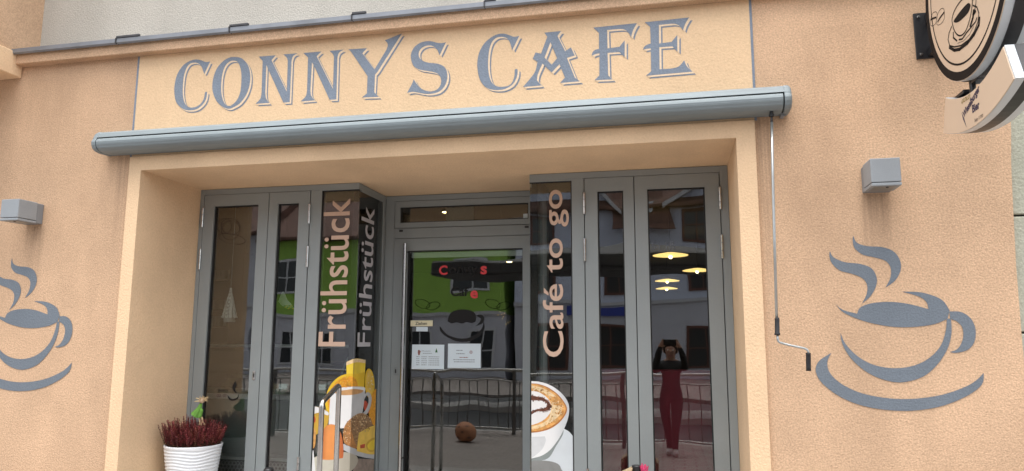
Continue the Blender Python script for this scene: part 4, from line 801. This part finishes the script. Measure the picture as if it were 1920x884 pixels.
# ------------------------------------------------------------------ small things by the doors
k0 = onY(504, 880, 4.55)
ko = thing('black_post', 'black post with rounded cap standing before the narrow left door leaf', 'post', (k0.x, 4.55, FLOOR))
MB().tube([(k0.x, 4.55, FLOOR + 0.001), (k0.x, 4.55, k0.z - 0.02)], 0.022, 16).build('shaft', BLACKMETAL, ko)
MB().lathe([(0.022, -0.03), (0.034, -0.026), (0.036, -0.012), (0.030, 0.004), (0.018, 0.010), (0.002, 0.012)], (k0.x, 4.55, k0.z), 20).build('cap', BLACKMETAL, ko, True)
k1 = onY(1176, 881, 4.50); zc_ = k1.z - 0.05
cr_ = thing('wooden_crate', 'pale wooden crate with a slanted lid by the right folding door', 'crate', (k1.x, 4.5, FLOOR))
WOODP = mat('pale_crate_wood', (0.48, 0.36, 0.22), 0.8, var=0.15, vscale=12, grain=0.1, gscale=40)
for i in range(4):
    zz = FLOOR + 0.002 + i * (zc_ - FLOOR) / 4; MB().box(k1.x - 0.08, k1.x + 0.17, 4.42, 4.436, zz, zz + (zc_ - FLOOR) / 4 - 0.008, 0.002).build('slat', WOODP, cr_)
    MB().box(k1.x - 0.08, k1.x - 0.064, 4.437, 4.62, zz, zz + (zc_ - FLOOR) / 4 - 0.008, 0.002).build('slat', WOODP, cr_)
    MB().box(k1.x + 0.154, k1.x + 0.17, 4.437, 4.62, zz, zz + (zc_ - FLOOR) / 4 - 0.008, 0.002).build('slat', WOODP, cr_)
A, B = onY(1160, 891, 4.50), onY(1186, 877.5, 4.50)
MB().prism([[(A.x - 0.03, 4.42, A.z - 0.025), (A.x - 0.03, 4.42, A.z - 0.012), (B.x, 4.42, B.z), (B.x, 4.42, B.z - 0.016)]], (0, 0.16, 0)).build('lid', WOODP, cr_)
j0 = onY(1193.5, 873, 4.52)
jr = thing('black_jar', 'black lidded jar standing in the wooden crate', 'jar', (j0.x, 4.52, FLOOR))
MB().lathe([(0.028, 0), (0.030, 0.02), (0.030, j0.z - FLOOR - 0.05), (0.024, j0.z - FLOOR - 0.035)], (j0.x, 4.52, FLOOR + 0.001), 20).build('body', BLACK, jr, False)
MB().lathe([(0.027, -0.036), (0.029, -0.032), (0.029, -0.006), (0.026, -0.002), (0.024, -0.0025), (0.002, -0.003)], (j0.x, 4.52, j0.z + 0.003), 24).build('lid', BLACKMETAL, jr)
b0_ = onY(1208, 874, 4.50)
bag = MB(); PINK = mat('pink_foil', (0.55, 0.05, 0.14), 0.3, var=0.5, vscale=35); 
for i in range(7):
    a = i * 0.9; bag.tube([Vector((b0_.x, 4.50, b0_.z - 0.06)), Vector((b0_.x + 0.012 * math.cos(a), 4.5 + 0.012 * math.sin(a), b0_.z - 0.03)), Vector((b0_.x + 0.024 * math.cos(a + .4), 4.5 + 0.02 * math.sin(a + .4), b0_.z + 0.006 * (i % 3)))], [0.004, 0.010, 0.004], 6)
bag.tube([(b0_.x, 4.5, FLOOR + 0.001), (b0_.x, 4.5, FLOOR + 0.2), (b0_.x, 4.5, b0_.z - 0.055)], [0.04, 0.04, 0.008], 10)
tag(bag.build('gift_bag', PINK), 'crumpled pink foil bag tied shut next to the black jar', 'bag')

# ------------------------------------------------------------------ cafe interior
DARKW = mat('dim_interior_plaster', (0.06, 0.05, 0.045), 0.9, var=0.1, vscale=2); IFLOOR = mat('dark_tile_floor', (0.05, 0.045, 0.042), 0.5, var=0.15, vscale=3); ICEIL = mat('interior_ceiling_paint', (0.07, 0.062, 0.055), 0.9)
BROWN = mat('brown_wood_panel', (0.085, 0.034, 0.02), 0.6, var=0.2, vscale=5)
IX0, IX1, IY1 = -7.0, 2.4, 14.8
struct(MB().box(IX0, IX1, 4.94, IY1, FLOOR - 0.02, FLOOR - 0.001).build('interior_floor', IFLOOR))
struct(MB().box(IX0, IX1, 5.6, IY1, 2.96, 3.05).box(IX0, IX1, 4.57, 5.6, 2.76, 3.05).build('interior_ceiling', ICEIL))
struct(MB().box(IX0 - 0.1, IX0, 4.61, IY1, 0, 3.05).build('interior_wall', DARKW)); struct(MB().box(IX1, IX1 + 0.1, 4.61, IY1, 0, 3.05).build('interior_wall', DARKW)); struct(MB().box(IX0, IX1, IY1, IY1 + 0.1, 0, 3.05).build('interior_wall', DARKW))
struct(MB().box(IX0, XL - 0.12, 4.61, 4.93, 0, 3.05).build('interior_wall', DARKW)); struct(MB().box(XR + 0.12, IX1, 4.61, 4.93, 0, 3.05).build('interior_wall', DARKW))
# brown back wall with shelves behind the counter (seen through the left leaf)
pa, pb = onY(404, 400, 6.6), onY(460, 400, 6.6)
sh = thing('bar_shelf', 'brown wooden bar shelf unit with rows of glasses behind the left door', 'shelf', ((pa.x + pb.x) / 2, 6.6, FLOOR))
x0, x1 = pa.x - 0.6, pb.x
MB().box(x0, x1, 6.62, 6.66, FLOOR, 2.94, 0.002).build('back_panel', BROWN, sh)
for s_ in (x0 + 0.012, x1 - 0.012): MB().box(s_ - 0.012, s_ + 0.012, 6.42, 6.619, FLOOR, 2.94, 0.002).build('side_panel', BROWN, sh)
GL = MB(); gp = [(0.026, 0.0), (0.028, 0.002), (0.033, 0.10), (0.031, 0.10), (0.026, 0.006), (0.001, 0.006)]
shelf_z = [onY(430, py, 6.5).z for py in (525, 581, 612)]
gi = 0
for zi, zz in enumerate(shelf_z):
    MB().box(x0 + 0.026, x1 - 0.026, 6.44, 6.618, zz - 0.012, zz, 0.002).build('shelf_board', BROWN, sh)
proto = None
gx = pa.x - 0.05
for zi, zz in enumerate(shelf_z):
    for k in range(7):
        x = pa.x + 0.0 + (pb.x - pa.x - 0.06) * k / 6
        if proto is None:
            proto = MB().lathe(gp, (0, 0, 0), 16, cap=False).build('drinking_glass', mat('shelf_glassware', (0.42, 0.40, 0.37), 0.08, spec=0.8), None, True); g_ = proto
        else: g_ = proto.copy(); COL.objects.link(g_)
        g_.location = (x, 6.52 + 0.02 * (k % 2), zz + 0.001)
        tag(g_, 'clear drinking glass on the %s board of the brown bar shelf' % ('top', 'middle', 'bottom')[zi], 'glass', 'glasses on the bar shelf %s board' % ('top', 'middle', 'bottom')[zi])
# display counter with curved glass
ct = thing('display_counter', 'pastry display counter with curved glass and pale metal strip inside the cafe', 'counter', (-3.9, 5.5, FLOOR))
CYF = 5.15; z_s = onY(470, 742, CYF).z
MB().box(-5.6, -2.42, CYF, CYF + 0.6, FLOOR, z_s - 0.03, 0.004).build('base_panel', mat('grey_green_panel', (0.30, 0.35, 0.33), 0.35, var=0.05, vscale=3), ct)
MB().box(-5.62, -2.40, CYF - 0.02, CYF + 0.62, z_s - 0.029, z_s + 0.012, 0.006).build('metal_strip', mat('pale_counter_metal', (0.86, 0.88, 0.87), 0.4), ct)
cg = MB(); N_ = 14; l = [(CYF + 0.42 * (1 - math.cos(t)), z_s + 0.013 + 0.36 * math.sin(t)) for t in (math.pi / 2 * i / N_ for i in range(N_ + 1))]
l2 = [(a + 0.008, b - 0.004 if i else b) for i, (a, b) in enumerate(l)]
cg.prism([[(-5.58, a, b) for a, b in l + l2[::-1]]], (3.12, 0, 0)).build('curved_glass', GREENGLASS, ct)
MB().tube([(-2.46, a - 0.004, b) for a, b in l], 0.008, 8).build('glass_edge', mat('pale_green_edge', (0.40, 0.47, 0.45), 0.3), ct)
MB().box(-5.58, -2.46, CYF + 0.42, CYF + 0.6, z_s + 0.373, z_s + 0.39, 0.003).build('top_board', mat('pale_counter_metal', (0.86, 0.88, 0.87), 0.4), ct)
# perforated sill grille behind the left leaves
gr = thing('sill_grille', 'perforated metal grille along the sill behind the left folding door', 'grille', (-3.05, 5.0, FLOOR))
gz1 = onY(430, 863, 4.98).z
MB().box(-3.52, -2.58, 4.99, 5.0, FLOOR, gz1, 0.001).build('plate', mat('dark_perforation_back', (0.02, 0.02, 0.02), 0.8), gr)
pm_ = MB(); px_ = 0.030
for r_ in range(4):
    for c_ in range(32):
        cx = -3.52 + 0.02 + c_ * px_ + (px_ / 2 if r_ % 2 else 0); cz = gz1 - 0.02 - r_ * 0.026
        hx_ = [(cx + px_ / 2 * 1.0 * math.cos(math.pi / 6 + i * math.pi / 3) * 1.155, cz + px_ / 2 * 1.155 * math.sin(math.pi / 6 + i * math.pi / 3)) for i in range(6)]
        ci = [(cx + 0.0098 * math.cos(math.pi / 6 + i * math.pi / 6), cz + 0.0098 * math.sin(math.pi / 6 + i * math.pi / 6)) for i in range(12)]
        pm_.flat([xz(hx_, 4.985), xz(ci[::-1], 4.985)])
pmo = pm_.build('perforated_sheet', mat('grille_metal', (0.22, 0.23, 0.23), 0.5, metal=0.3), gr)
MB().box(-3.52, -2.58, 4.98, 5.12, gz1 + 0.004, gz1 + 0.026, 0.003).build('sill_board', mat('pale_sill', (0.45, 0.48, 0.47), 0.5), gr)
# white tree ornament hung behind the left leaf, bird garland behind the narrow one
def white_tree():
    c0, c1 = onY(433, 542, 4.945), onY(433, 604, 4.945); t = thing('white_tree_ornament', 'white tiered christmas tree ornament hanging behind the left door glass', 'ornament', (c0.x, 4.945, c1.z))
    H = c0.z - c1.z; WM = mat('white_felt', (0.82, 0.81, 0.78), 0.9)
    for k in range(8):
        f = k / 8; mb = MB(); r = 0.012 + 0.062 * f; zz = c0.z - H * (0.10 + 0.90 * f); n_ = 5 + k
        for j in range(n_):
            a = 2 * math.pi * j / n_ + 0.3 * k; e = Vector((math.cos(a), math.sin(a) * 0.6, 0)); p = Vector((c0.x, 4.945, zz)) + e * r; sd_ = Vector((-math.sin(a), math.cos(a) * 0.6, 0)) * (r * 2.2 / n_ + 0.001)
            mb.add([p + Vector((0, 0, 0.030)) - e * 0.012 - sd_ * .8, p + Vector((0, 0, 0.030)) - e * 0.012 + sd_ * .8, p + sd_ + Vector((0, 0, .006)), p, p - sd_ + Vector((0, 0, .006))], [(0, 1, 2, 3, 4)])
        mb.build('tier', WM, t)
    MB().tube([(c0.x, 4.945, c1.z), (c0.x, 4.945, c0.z)], [0.045, 0.004], 12).build('core', mat('grey_felt', (0.42, 0.41, 0.39), 0.9), t); MB().ball((c0.x, 4.945, c0.z), 0.009, 8).build('tip', WM, t)
    MB().tube([(c0.x, 4.945, c0.z), (c0.x, 4.945, ZLEAF)], 0.0008, 4).build('thread', WM, t)
white_tree()
bd = thing('bird_ornament', 'white bird ornament with green and gold sprig behind the narrow left door', 'ornament', (onY(527, 570, 5.0).x, 5.0, onY(527, 580, 5.0).z))
B_ = [(522,566,1),(526,555),(530,547),(534,552),(538,562),(545,570),(550,578,1),(540,577),(530,574)]
MB().prism([[onY(*p, 5.0) for p in zl(B_, 0, 0, 1)]], (0, 0.006, 0)).build('bird', mat('white_felt', (0.82, 0.81, 0.78), 0.9), bd)
sg_ = MB()
for k in range(12):
    p = onY(534 + k * 1.4, 574 + (k % 3) * 2.5, 4.995); sg_.ball(p, 0.006, 6, k % 2, (1.4, .5, .8))
sg_.build('sprig', [GREENF, PPEEL], bd)
MB().tube([onY(531, 549, 5.003), (onY(531, 549, 5.003).x, 5.003, ZLEAF)], 0.0008, 4).build('thread', BLACK, bd)
# red bench behind the right folding pair
zr = onY(1270, 694, 5.02).z
bn = thing('red_bench', 'dark red upholstered bench with its back against the right folding doors', 'bench', (-0.08, 5.2, FLOOR))
REDU = mat('dark_red_upholstery', (0.30, 0.018, 0.042), 0.7, var=0.15, vscale=4)
MB().box(-0.62, 0.50, 5.0, 5.12, FLOOR + 0.001, zr, 0.012, 0, 2).build('backrest', REDU, bn)
MB().box(-0.62, 0.50, 5.121, 5.60, FLOOR + 0.001, FLOOR + 0.44, 0.02, 0, 2).build('seat', REDU, bn)
# pendant lamps, lit
GLOW = mat('lit_lamp_disc', (1.0, 0.78, 0.30), 0.5, emit=0.75, emit_col=(1.0, 0.66, 0.22)); BULB = mat('lit_bulb', (1, .85, .5), 0.5, emit=4, emit_col=(1.0, 0.76, 0.36))
for i, (px, py, D) in enumerate(((1257, 479, 8.0), (1307, 507.5, 9.8), (1250, 541.5, 13.0), (1251, 527, 11.6))):
    c_ = onY(px, py, D); t = thing('pendant_lamp', ('lit flat yellow pendant lamp hanging closest to the red bench', 'lit flat yellow pendant lamp hanging off line towards the side wall', 'lit flat yellow pendant lamp hanging deepest in the room', 'lit flat yellow pendant lamp hanging just before the deepest one')[i], 'lamp', tuple(c_), 'pendant lamps in the cafe')
    MB().lathe([(0.05, 0.028), (0.15, 0.010), (0.19, 0.0), (0.19, -0.004), (0.14, -0.006), (0.01, -0.008)], c_, 28).build('shade', GLOW, t, True)
    MB().ball(c_ + Vector((0, 0, -0.018)), 0.022, 10).build('bulb', BULB, t, True)
    MB().tube([c_ + Vector((0, 0, 0.03)), (c_.x, c_.y, 2.96)], 0.004, 6).build('cord', BLACK, t)
for i, (px, py, D) in enumerate(((955, 488, 9.5), (836, 394, 7.4))):
    c_ = onY(px, py, D); c_.z = min(c_.z, 2.955); t = thing('ceiling_spot', ('small lit ceiling spot beyond the entrance door', 'small lit warm ceiling spot seen through the transom')[i], 'lamp', tuple(c_))
    MB().lathe([(0.055, 0.0), (0.055, -0.02), (0.045, -0.025)], c_, 20).build('housing', STEEL, t); MB().lathe([(0.04, -0.0255), (0.035, -0.03)], c_, 20).build('bulb', BULB, t)
    MB().tube([c_, (c_.x, c_.y, 2.96)], 0.004, 6).build('stem', BLACK, t)
a, b = onY(836, 415, YC + 0.25), onY(888, 388, YC + 0.25)
tag(MB().box(a.x, b.x, YC + 0.25, YC + 0.254, a.z - 0.02, 2.94).build('hanging_sheet', mat('pale_green_sheet', (0.42, 0.45, 0.42), 0.8)), 'pale hanging sheet behind the transom window above the entrance door', 'sheet')
a, b = onY(981, 411, YC + 0.019), onY(991, 401, YC + 0.019)
tag(MB().box(a.x, b.x, YC + 0.0185, YC + 0.0195, a.z, b.z).build('square_sticker', PAPER), 'small square pale sticker in the corner of the transom window', 'sticker')
# fairy lights near the door
fy = thing('fairy_lights', 'tiny warm fairy lights on a dark wire beyond the entrance door', 'lights', tuple(onY(940, 600, 6.5)))
pts = [onY(px, py, 6.5) for px, py in ((934, 591), (938, 585), (941, 590), (944, 594), (946, 588), (942, 598), (949, 608), (953, 605), (957, 603))]
MB().tube(pts, 0.0015, 5).build('wire', BLACK, fy)
for p in pts: MB().ball(p + Vector((0, -0.003, 0)), 0.0024, 6).build('bulb', mat('tiny_warm_bulb', (1, .7, .3), 0.5, emit=1.2, emit_col=(1.0, 0.62, 0.18)), fy)
MB().tube([pts[1], (pts[1].x, 6.5, 2.96)], 0.0015, 5).build('hanging_wire', BLACK, fy)

# ------------------------------------------------------------------ across the street (seen only as reflections in the glass)
rl = thing('street_railing', 'dark steel street railing along the kerb behind the photographer', 'railing', (0, -1.0, 0))
IRON = mat('dark_grey_steel', (0.14, 0.14, 0.14), 0.5, metal=0.3)
for zz, r in ((1.03, 0.024), (0.88, 0.012), (0.10, 0.014)): MB().tube([(-12, -1.0, zz), (7, -1.0, zz)], r, 10).build('rail', mat('pale_rail_steel', (0.40, 0.40, 0.39), 0.4, metal=0.4), rl)
postm = None
for k in range(11):
    o = MB().box(-0.025, 0.025, -0.025, 0.025, 0, 1.02).build('post', IRON) if postm is None else postm.copy()
    if postm is None: postm = o
    else: COL.objects.link(o)
    o.parent = rl; o.location = (-11.8 + k * 1.85, 0, 0)
barm = None
for k in range(110):
    if barm is None: barm = o = MB().box(-0.007, 0.007, -0.007, 0.007, 0.10, 0.88).build('bar', IRON)
    else: o = barm.copy(); COL.objects.link(o)
    o.parent = rl; o.location = (-11.7 + k * 0.168, 0, 0)
# canopy on the island
cp = thing('waiting_canopy', 'dark flat roofed waiting canopy on the traffic island across the lane', 'canopy', (-1, -6, 0))
CANO = mat('dark_canopy_metal', (0.05, 0.048, 0.048), 0.6, var=0.1, vscale=2)
MB().box(-5.4, 3.4, -7.4, -5.0, 3.03, 3.32, 0.03).build('roof', CANO, cp); MB().prism([[(-4.6, -5.1, 3.321), (2.6, -5.1, 3.321), (-1.0, -6.2, 3.62)]], (0, -0.6, 0)).build('ridge', CANO, cp)
for x in (-3.1, 2.4): MB().box(x - 0.17, x + 0.17, -6.35, -6.05, 0.012, 3.029, 0.02).build('column', mat('grey_concrete', (0.22, 0.21, 0.20), 0.9, var=0.1, vscale=3), cp)
# houses
def house(name, label, x0, x1, y, zt, wallm, groundm, zg, wins, roofm, ridge, wm, depth=9):
    t = thing(name, label, 'house', ((x0 + x1) / 2, y, 0))
    MB().box(x0, x1, y - depth, y, zg, zt).build('wall', wallm, t); MB().box(x0, x1, y - depth - 0.01, y + 0.012, -0.02, zg - 0.001).build('ground_floor', groundm, t)
    MB().box(x0 - 0.02, x1 + 0.02, y, y + 0.10, zg - 0.05, zg + 0.10).build('cornice', mat('pale_cornice', (0.5, 0.5, 0.52), 0.8), t)
    MB().prism([[(x0 - 0.15, y + 0.45, zt - 0.02), (x0 - 0.15, y + 0.45, zt + 0.10), (x0 - 0.15, y - depth / 2, ridge), (x0 - 0.15, y - depth - 0.3, zt)]], (x1 - x0 + 0.3, 0, 0)).build('roof', roofm, t)
    DG = mat('dark_house_glass', (0.03, 0.035, 0.04), 0.1)
    for (cx, cz, ww, hh) in wins:
        f = ring(cx - ww / 2 - 0.10, cx + ww / 2 + 0.10, cz - hh / 2 - 0.10, cz + hh / 2 + 0.10, cx - ww / 2, cx + ww / 2, cz - hh / 2, cz + hh / 2, y + 0.06, -0.05).build('window', wm, t)
        MB().box(cx - ww / 2 + .001, cx + ww / 2 - .001, y + 0.012, y + 0.02, cz - hh / 2 + .001, cz + hh / 2 - .001).build('pane', DG, f)
        MB().box(cx - 0.03, cx + 0.03, y + 0.021, y + 0.045, cz - hh / 2, cz + hh / 2).box(cx - ww / 2, cx - 0.031, y + 0.021, y + 0.04, cz - 0.025, cz + 0.025).box(cx + 0.031, cx + ww / 2, y + 0.021, y + 0.04, cz - 0.025, cz + 0.025).build('glazing_bar', wm, f)
    return t
TILE = mat('brown_roof_tiles', (0.15, 0.075, 0.055), 0.85, var=0.25, vscale=2); brickify(TILE, 1.6, 0.35, 0.6, 0.35)
GREENW = mat('leaf_green_render', (0.30, 0.50, 0.09), 0.9, var=0.06, vscale=1); BLUEW = mat('pale_blue_render', (0.56, 0.60, 0.72), 0.9, var=0.06, vscale=1); GREYW = mat('grey_white_render', (0.52, 0.52, 0.57), 0.9, var=0.06, vscale=1); WHF = mat('white_window_frame', (0.55, 0.55, 0.57), 0.6); BRF = mat('brown_window_frame', (0.13, 0.05, 0.035), 0.6)
house('green_house', 'leaf green house with white window frames across the street', -18.3, -7.0, -20, 6.0, GREENW, GREYW, 2.65, [(-8.6, 4.4, 1.5, 1.3), (-12.6, 4.4, 1.2, 1.3), (-16.9, 4.4, 1.2, 1.3), (-8.0, 1.2, 0.9, 1.6), (-15.0, 1.2, 1.0, 1.4), (-16.6, 1.2, 1.0, 1.4), (-11, 1.2, 1.2, 1.4)], TILE, 9.0, WHF)
bh = house('blue_house', 'pale blue house with brown window frames and steep tiled roof across the street', -6.6, 9.5, -20, 6.95, BLUEW, GREYW, 3.1, [(1.25, 6.2, 1.0, 1.1), (-5.2, 6.2, 0.9, 1.1), (4.4, 6.2, 1.0, 1.1), (-5.2, 4.2, 0.9, 1.2), (-2.0, 4.2, 1.0, 1.2), (1.3, 4.2, 1.0, 1.2), (-4.9, 1.3, 1.3, 1.6), (-2.4, 1.3, 1.3, 1.6), (1.4, 1.3, 1.3, 1.4)], TILE, 11.5, BRF)
MB().prism([[(-2.25, -19.35, 6.0), (0.35, -19.35, 6.0), (-0.5, -20.6, 8.9), (-2.1, -20.6, 8.9)]], (0, -0.2, 0)).build('tiled_apron', TILE, bh)
MB().prism([[(0.0, -19.9, 6.95), (5.4, -19.9, 6.95), (2.7, -19.9, 8.75)]], (0, -3, 0)).build('gable', BLUEW, bh); MB().prism([[(-6.5, -19.9, 6.95), (-2.0, -19.9, 6.95), (-4.25, -19.9, 9.3)]], (0, -3, 0)).build('gable', BLUEW, bh)
for (xa_, za_, xb_, zb_) in ((-0.15, 6.85, 2.7, 8.75), (2.7, 8.75, 5.55, 6.85), (-6.7, 6.75, -4.25, 9.3), (-4.25, 9.3, -1.85, 6.75)):
    MB().prism([[(xa_, -19.5, za_), (xb_, -19.5, zb_), (xb_, -19.5, zb_ + 0.22), (xa_, -19.5, za_ + 0.22)]], (0, -3.4, 0)).build('verge', mat('pale_cornice', (0.5, 0.5, 0.52), 0.8), bh)
MB().box(-4.2, -1.4, -19.98, -19.85, 2.55, 2.95).build('shop_fascia', mat('blue_fascia', (0.03, 0.05, 0.30), 0.5), bh)
MB().box(-1.15, -0.55, -19.75, -19.62, 6.75, 7.2).build('skylight', mat('pale_skylight', (0.55, 0.6, 0.65), 0.2), bh)
house('grey_house', 'grey rendered house beside the green house across the street', -34, -18.6, -20, 6.4, GREYW, GREYW, 3.0, [(-20.4, 4.6, 1.1, 1.4), (-23.5, 4.6, 1.1, 1.4), (-26.5, 4.6, 1.1, 1.4)], TILE, 9.5, WHF)
house('corner_house', 'cream house beyond the blue house across the street', 9.8, 26, -20, 7.0, mat('cream_render', (0.5, 0.44, 0.34), 0.9, var=.06, vscale=1), GREYW, 3.0, [(11.5, 4.8, 1.1, 1.4), (14.5, 4.8, 1.1, 1.4), (17.5, 4.8, 1.1, 1.4)], TILE, 10, BRF)

# ball lantern standing on the pavement near the kerb (mirrored in the entrance door)
br = 0.147; bl = Vector((-3.05, 0.05, br + 0.001))
stand = thing('ball_lantern', 'rust brown ball lantern with star shaped holes standing on the pavers', 'lantern', (bl.x, bl.y, 0))
MB().ball(bl, br, 28).build('ball', mat('rust_ceramic', (0.42, 0.19, 0.10), 0.7, var=0.25, vscale=14), stand, True)
for (du, dv) in ((-0.35, 0.55), (0.45, 0.65), (0.05, 0.05), (-0.45, -0.5), (0.55, -0.45), (-0.75, 0.05)):
    nrm = Vector((du, math.sqrt(max(0, 1 - du * du - dv * dv)), dv)); c_ = bl + nrm * br * 1.012
    ax = nrm.cross(Vector((0, 0, 1))).normalized(); ay = nrm.cross(ax)
    MB().flat([[c_ + (ax * math.cos(t) + ay * math.sin(t)) * br * (0.19 if i % 2 == 0 else 0.085) for i, t in enumerate(k * math.pi / 5 for k in range(10))]]).build('star_hole', GASKET, stand)

# ------------------------------------------------------------------ the photographer (seen mirrored in the right folding door)
def person():
    V, E, R = [], [], []
    def add(p, r, par=None):
        V.append(Vector(p)); R.append(r); i = len(V) - 1
        if par is not None: E.append((par, i))
        return i
    ox, oy = 0.0, -0.38
    pel = add((ox, oy, 0.80), 0.135)
    wst = add((ox, oy + 0.01, 0.93), 0.125, pel); chs = add((ox, oy + 0.01, 1.10), 0.140, wst); shl = add((ox, oy, 1.215), 0.100, chs)
    nk = add((ox, oy + 0.0, 1.285), 0.052, shl); hd0 = add((ox, oy + 0.015, 1.34), 0.070, nk); hd1 = add((ox, oy + 0.0, 1.40), 0.088, hd0); hd2 = add((ox, oy - 0.015, 1.455), 0.070, hd1)
    for s in (-1, 1):
        hp = add((ox + s * 0.085, oy, 0.74), 0.095, pel); fx_ = 0.075 if s < 0 else 0.045; fy_ = 0.0 if s < 0 else 0.09
        kn = add((ox + s * fx_, oy + 0.03 + fy_, 0.42), 0.060, hp); cf = add((ox + s * fx_ * 0.7, oy + fy_, 0.28), 0.052, kn); an = add((ox + s * fx_ * 0.55, oy - 0.02 + fy_ * 1.3, 0.09), 0.040, cf)
        he = add((ox + s * fx_ * 0.56, oy - 0.03 + fy_ * 1.3, 0.045), 0.042, an); to = add((ox + s * fx_ * 0.8, oy + 0.13 + fy_ * 1.3, 0.035), 0.032, he)
        sh_ = add((ox + s * 0.155, oy, 1.195), 0.068, shl); el = add((ox + s * (0.20 if s > 0 else 0.235), oy + 0.13, 1.14 + 0.02 * s), 0.056, sh_); fa = add((ox + s * 0.165, oy + 0.22, 1.33), 0.045, el)
        wr = add((ox + s * 0.115, oy + 0.285, 1.455), 0.028, fa); pa_ = add((ox + s * 0.095, oy + 0.305, 1.49), 0.030, wr)
        for k in range(4):
            f1 = add((ox + s * (0.088 - 0.002 * k), oy + 0.335, 1.535 - 0.018 * k), 0.0095, pa_); f2 = add((ox + s * (0.066 - 0.002 * k), oy + 0.352 - 0.002 * k, 1.537 - 0.019 * k), 0.0085, f1)
        t1 = add((ox + s * 0.080, oy + 0.318, 1.462), 0.011, pa_); t2 = add((ox + s * 0.062, oy + 0.330, 1.455), 0.009, t1)
    me = bpy.data.meshes.new('person'); me.from_pydata(V, E, []); ob = bpy.data.objects.new('person', me); COL.objects.link(ob)
    sk = ob.modifiers.new('skin', 'SKIN'); sk.use_smooth_shade = True
    for i, sv in enumerate(me.skin_vertices[0].data): sv.radius = (R[i], R[i]); sv.use_root = (i == 0)
    ob.modifiers.new('subdivision', 'SUBSURF').levels = 2
    dg = bpy.context.evaluated_depsgraph_get(); dg.update(); m2 = bpy.data.meshes.new_from_object(ob.evaluated_get(dg))
    ob.modifiers.clear(); ob.data = m2; bpy.data.meshes.remove(me); m2.materials.clear()
    for m_ in (mat('skin', (0.45, 0.25, 0.18), 0.6), mat('black_jacket', (0.012, 0.012, 0.014), 0.8, var=.2, vscale=9), mat('dark_trousers', (0.02, 0.012, 0.016), 0.85), mat('pale_shoes', (0.45, 0.43, 0.42), 0.7)): m2.materials.append(m_)
    for p in m2.polygons:
        c_ = p.center; p.use_smooth = True
        if c_.z < 0.085: p.material_index = 3
        elif c_.z < 0.84: p.material_index = 2
        elif c_.z < 1.27 or (abs(c_.x) > 0.10 and c_.z < 1.44): p.material_index = 1
        else: p.material_index = 0
    tag(ob, 'person in black jacket raising a phone to take the picture', 'person')
    hairm = MB().ball((ox, oy - 0.03, 1.43), 0.112, 18, 0, (0.95, 1.0, 1.0)).build('hair', mat('dark_brown_hair', (0.03, 0.018, 0.012), 0.7, var=.3, vscale=40), ob, True)
    for v in hairm.data.vertices:
        if v.co.y > oy + 0.03 and v.co.z < 1.46: v.co.y = oy + 0.03
    ft = MB()
    for s in (-1, 1): ft.ball((ox + s * 0.034, oy + 0.083, 1.405), 0.011, 8, 0)
    ft.build('eye', mat('eye_white', (0.6, 0.6, 0.6), 0.3), ob, True)
    MB().tube([(ox, oy + 0.085, 1.405), (ox, oy + 0.112, 1.37), (ox, oy + 0.09, 1.363)], [0.008, 0.014, 0.008], 8).build('nose', MATS['skin'], ob, True)
    MB().tube([(ox - 0.025, oy + 0.078, 1.335), (ox, oy + 0.088, 1.333), (ox + 0.025, oy + 0.078, 1.335)], [0.004, 0.007, 0.004], 6).build('mouth', mat('lips', (0.32, 0.11, 0.10), 0.5), ob, True)
    for s in (-1, 1): MB().ball((ox + s * 0.092, oy + 0.0, 1.39), 0.024, 10, 0, (.4, .7, 1.2)).build('ear', MATS['skin'], ob, True)
person()
ph = thing('smartphone', 'dark smartphone held up sideways in both hands', 'phone', (0, -0.03, 1.46))
MB().box(-0.078, 0.078, -0.034, -0.026, 1.462, 1.538, 0.003, 0, 2).build('body', BLACK, ph); MB().box(-0.060, -0.030, -0.0258, -0.0235, 1.505, 1.532, 0.001).build('camera_bump', BLACKMETAL, ph)
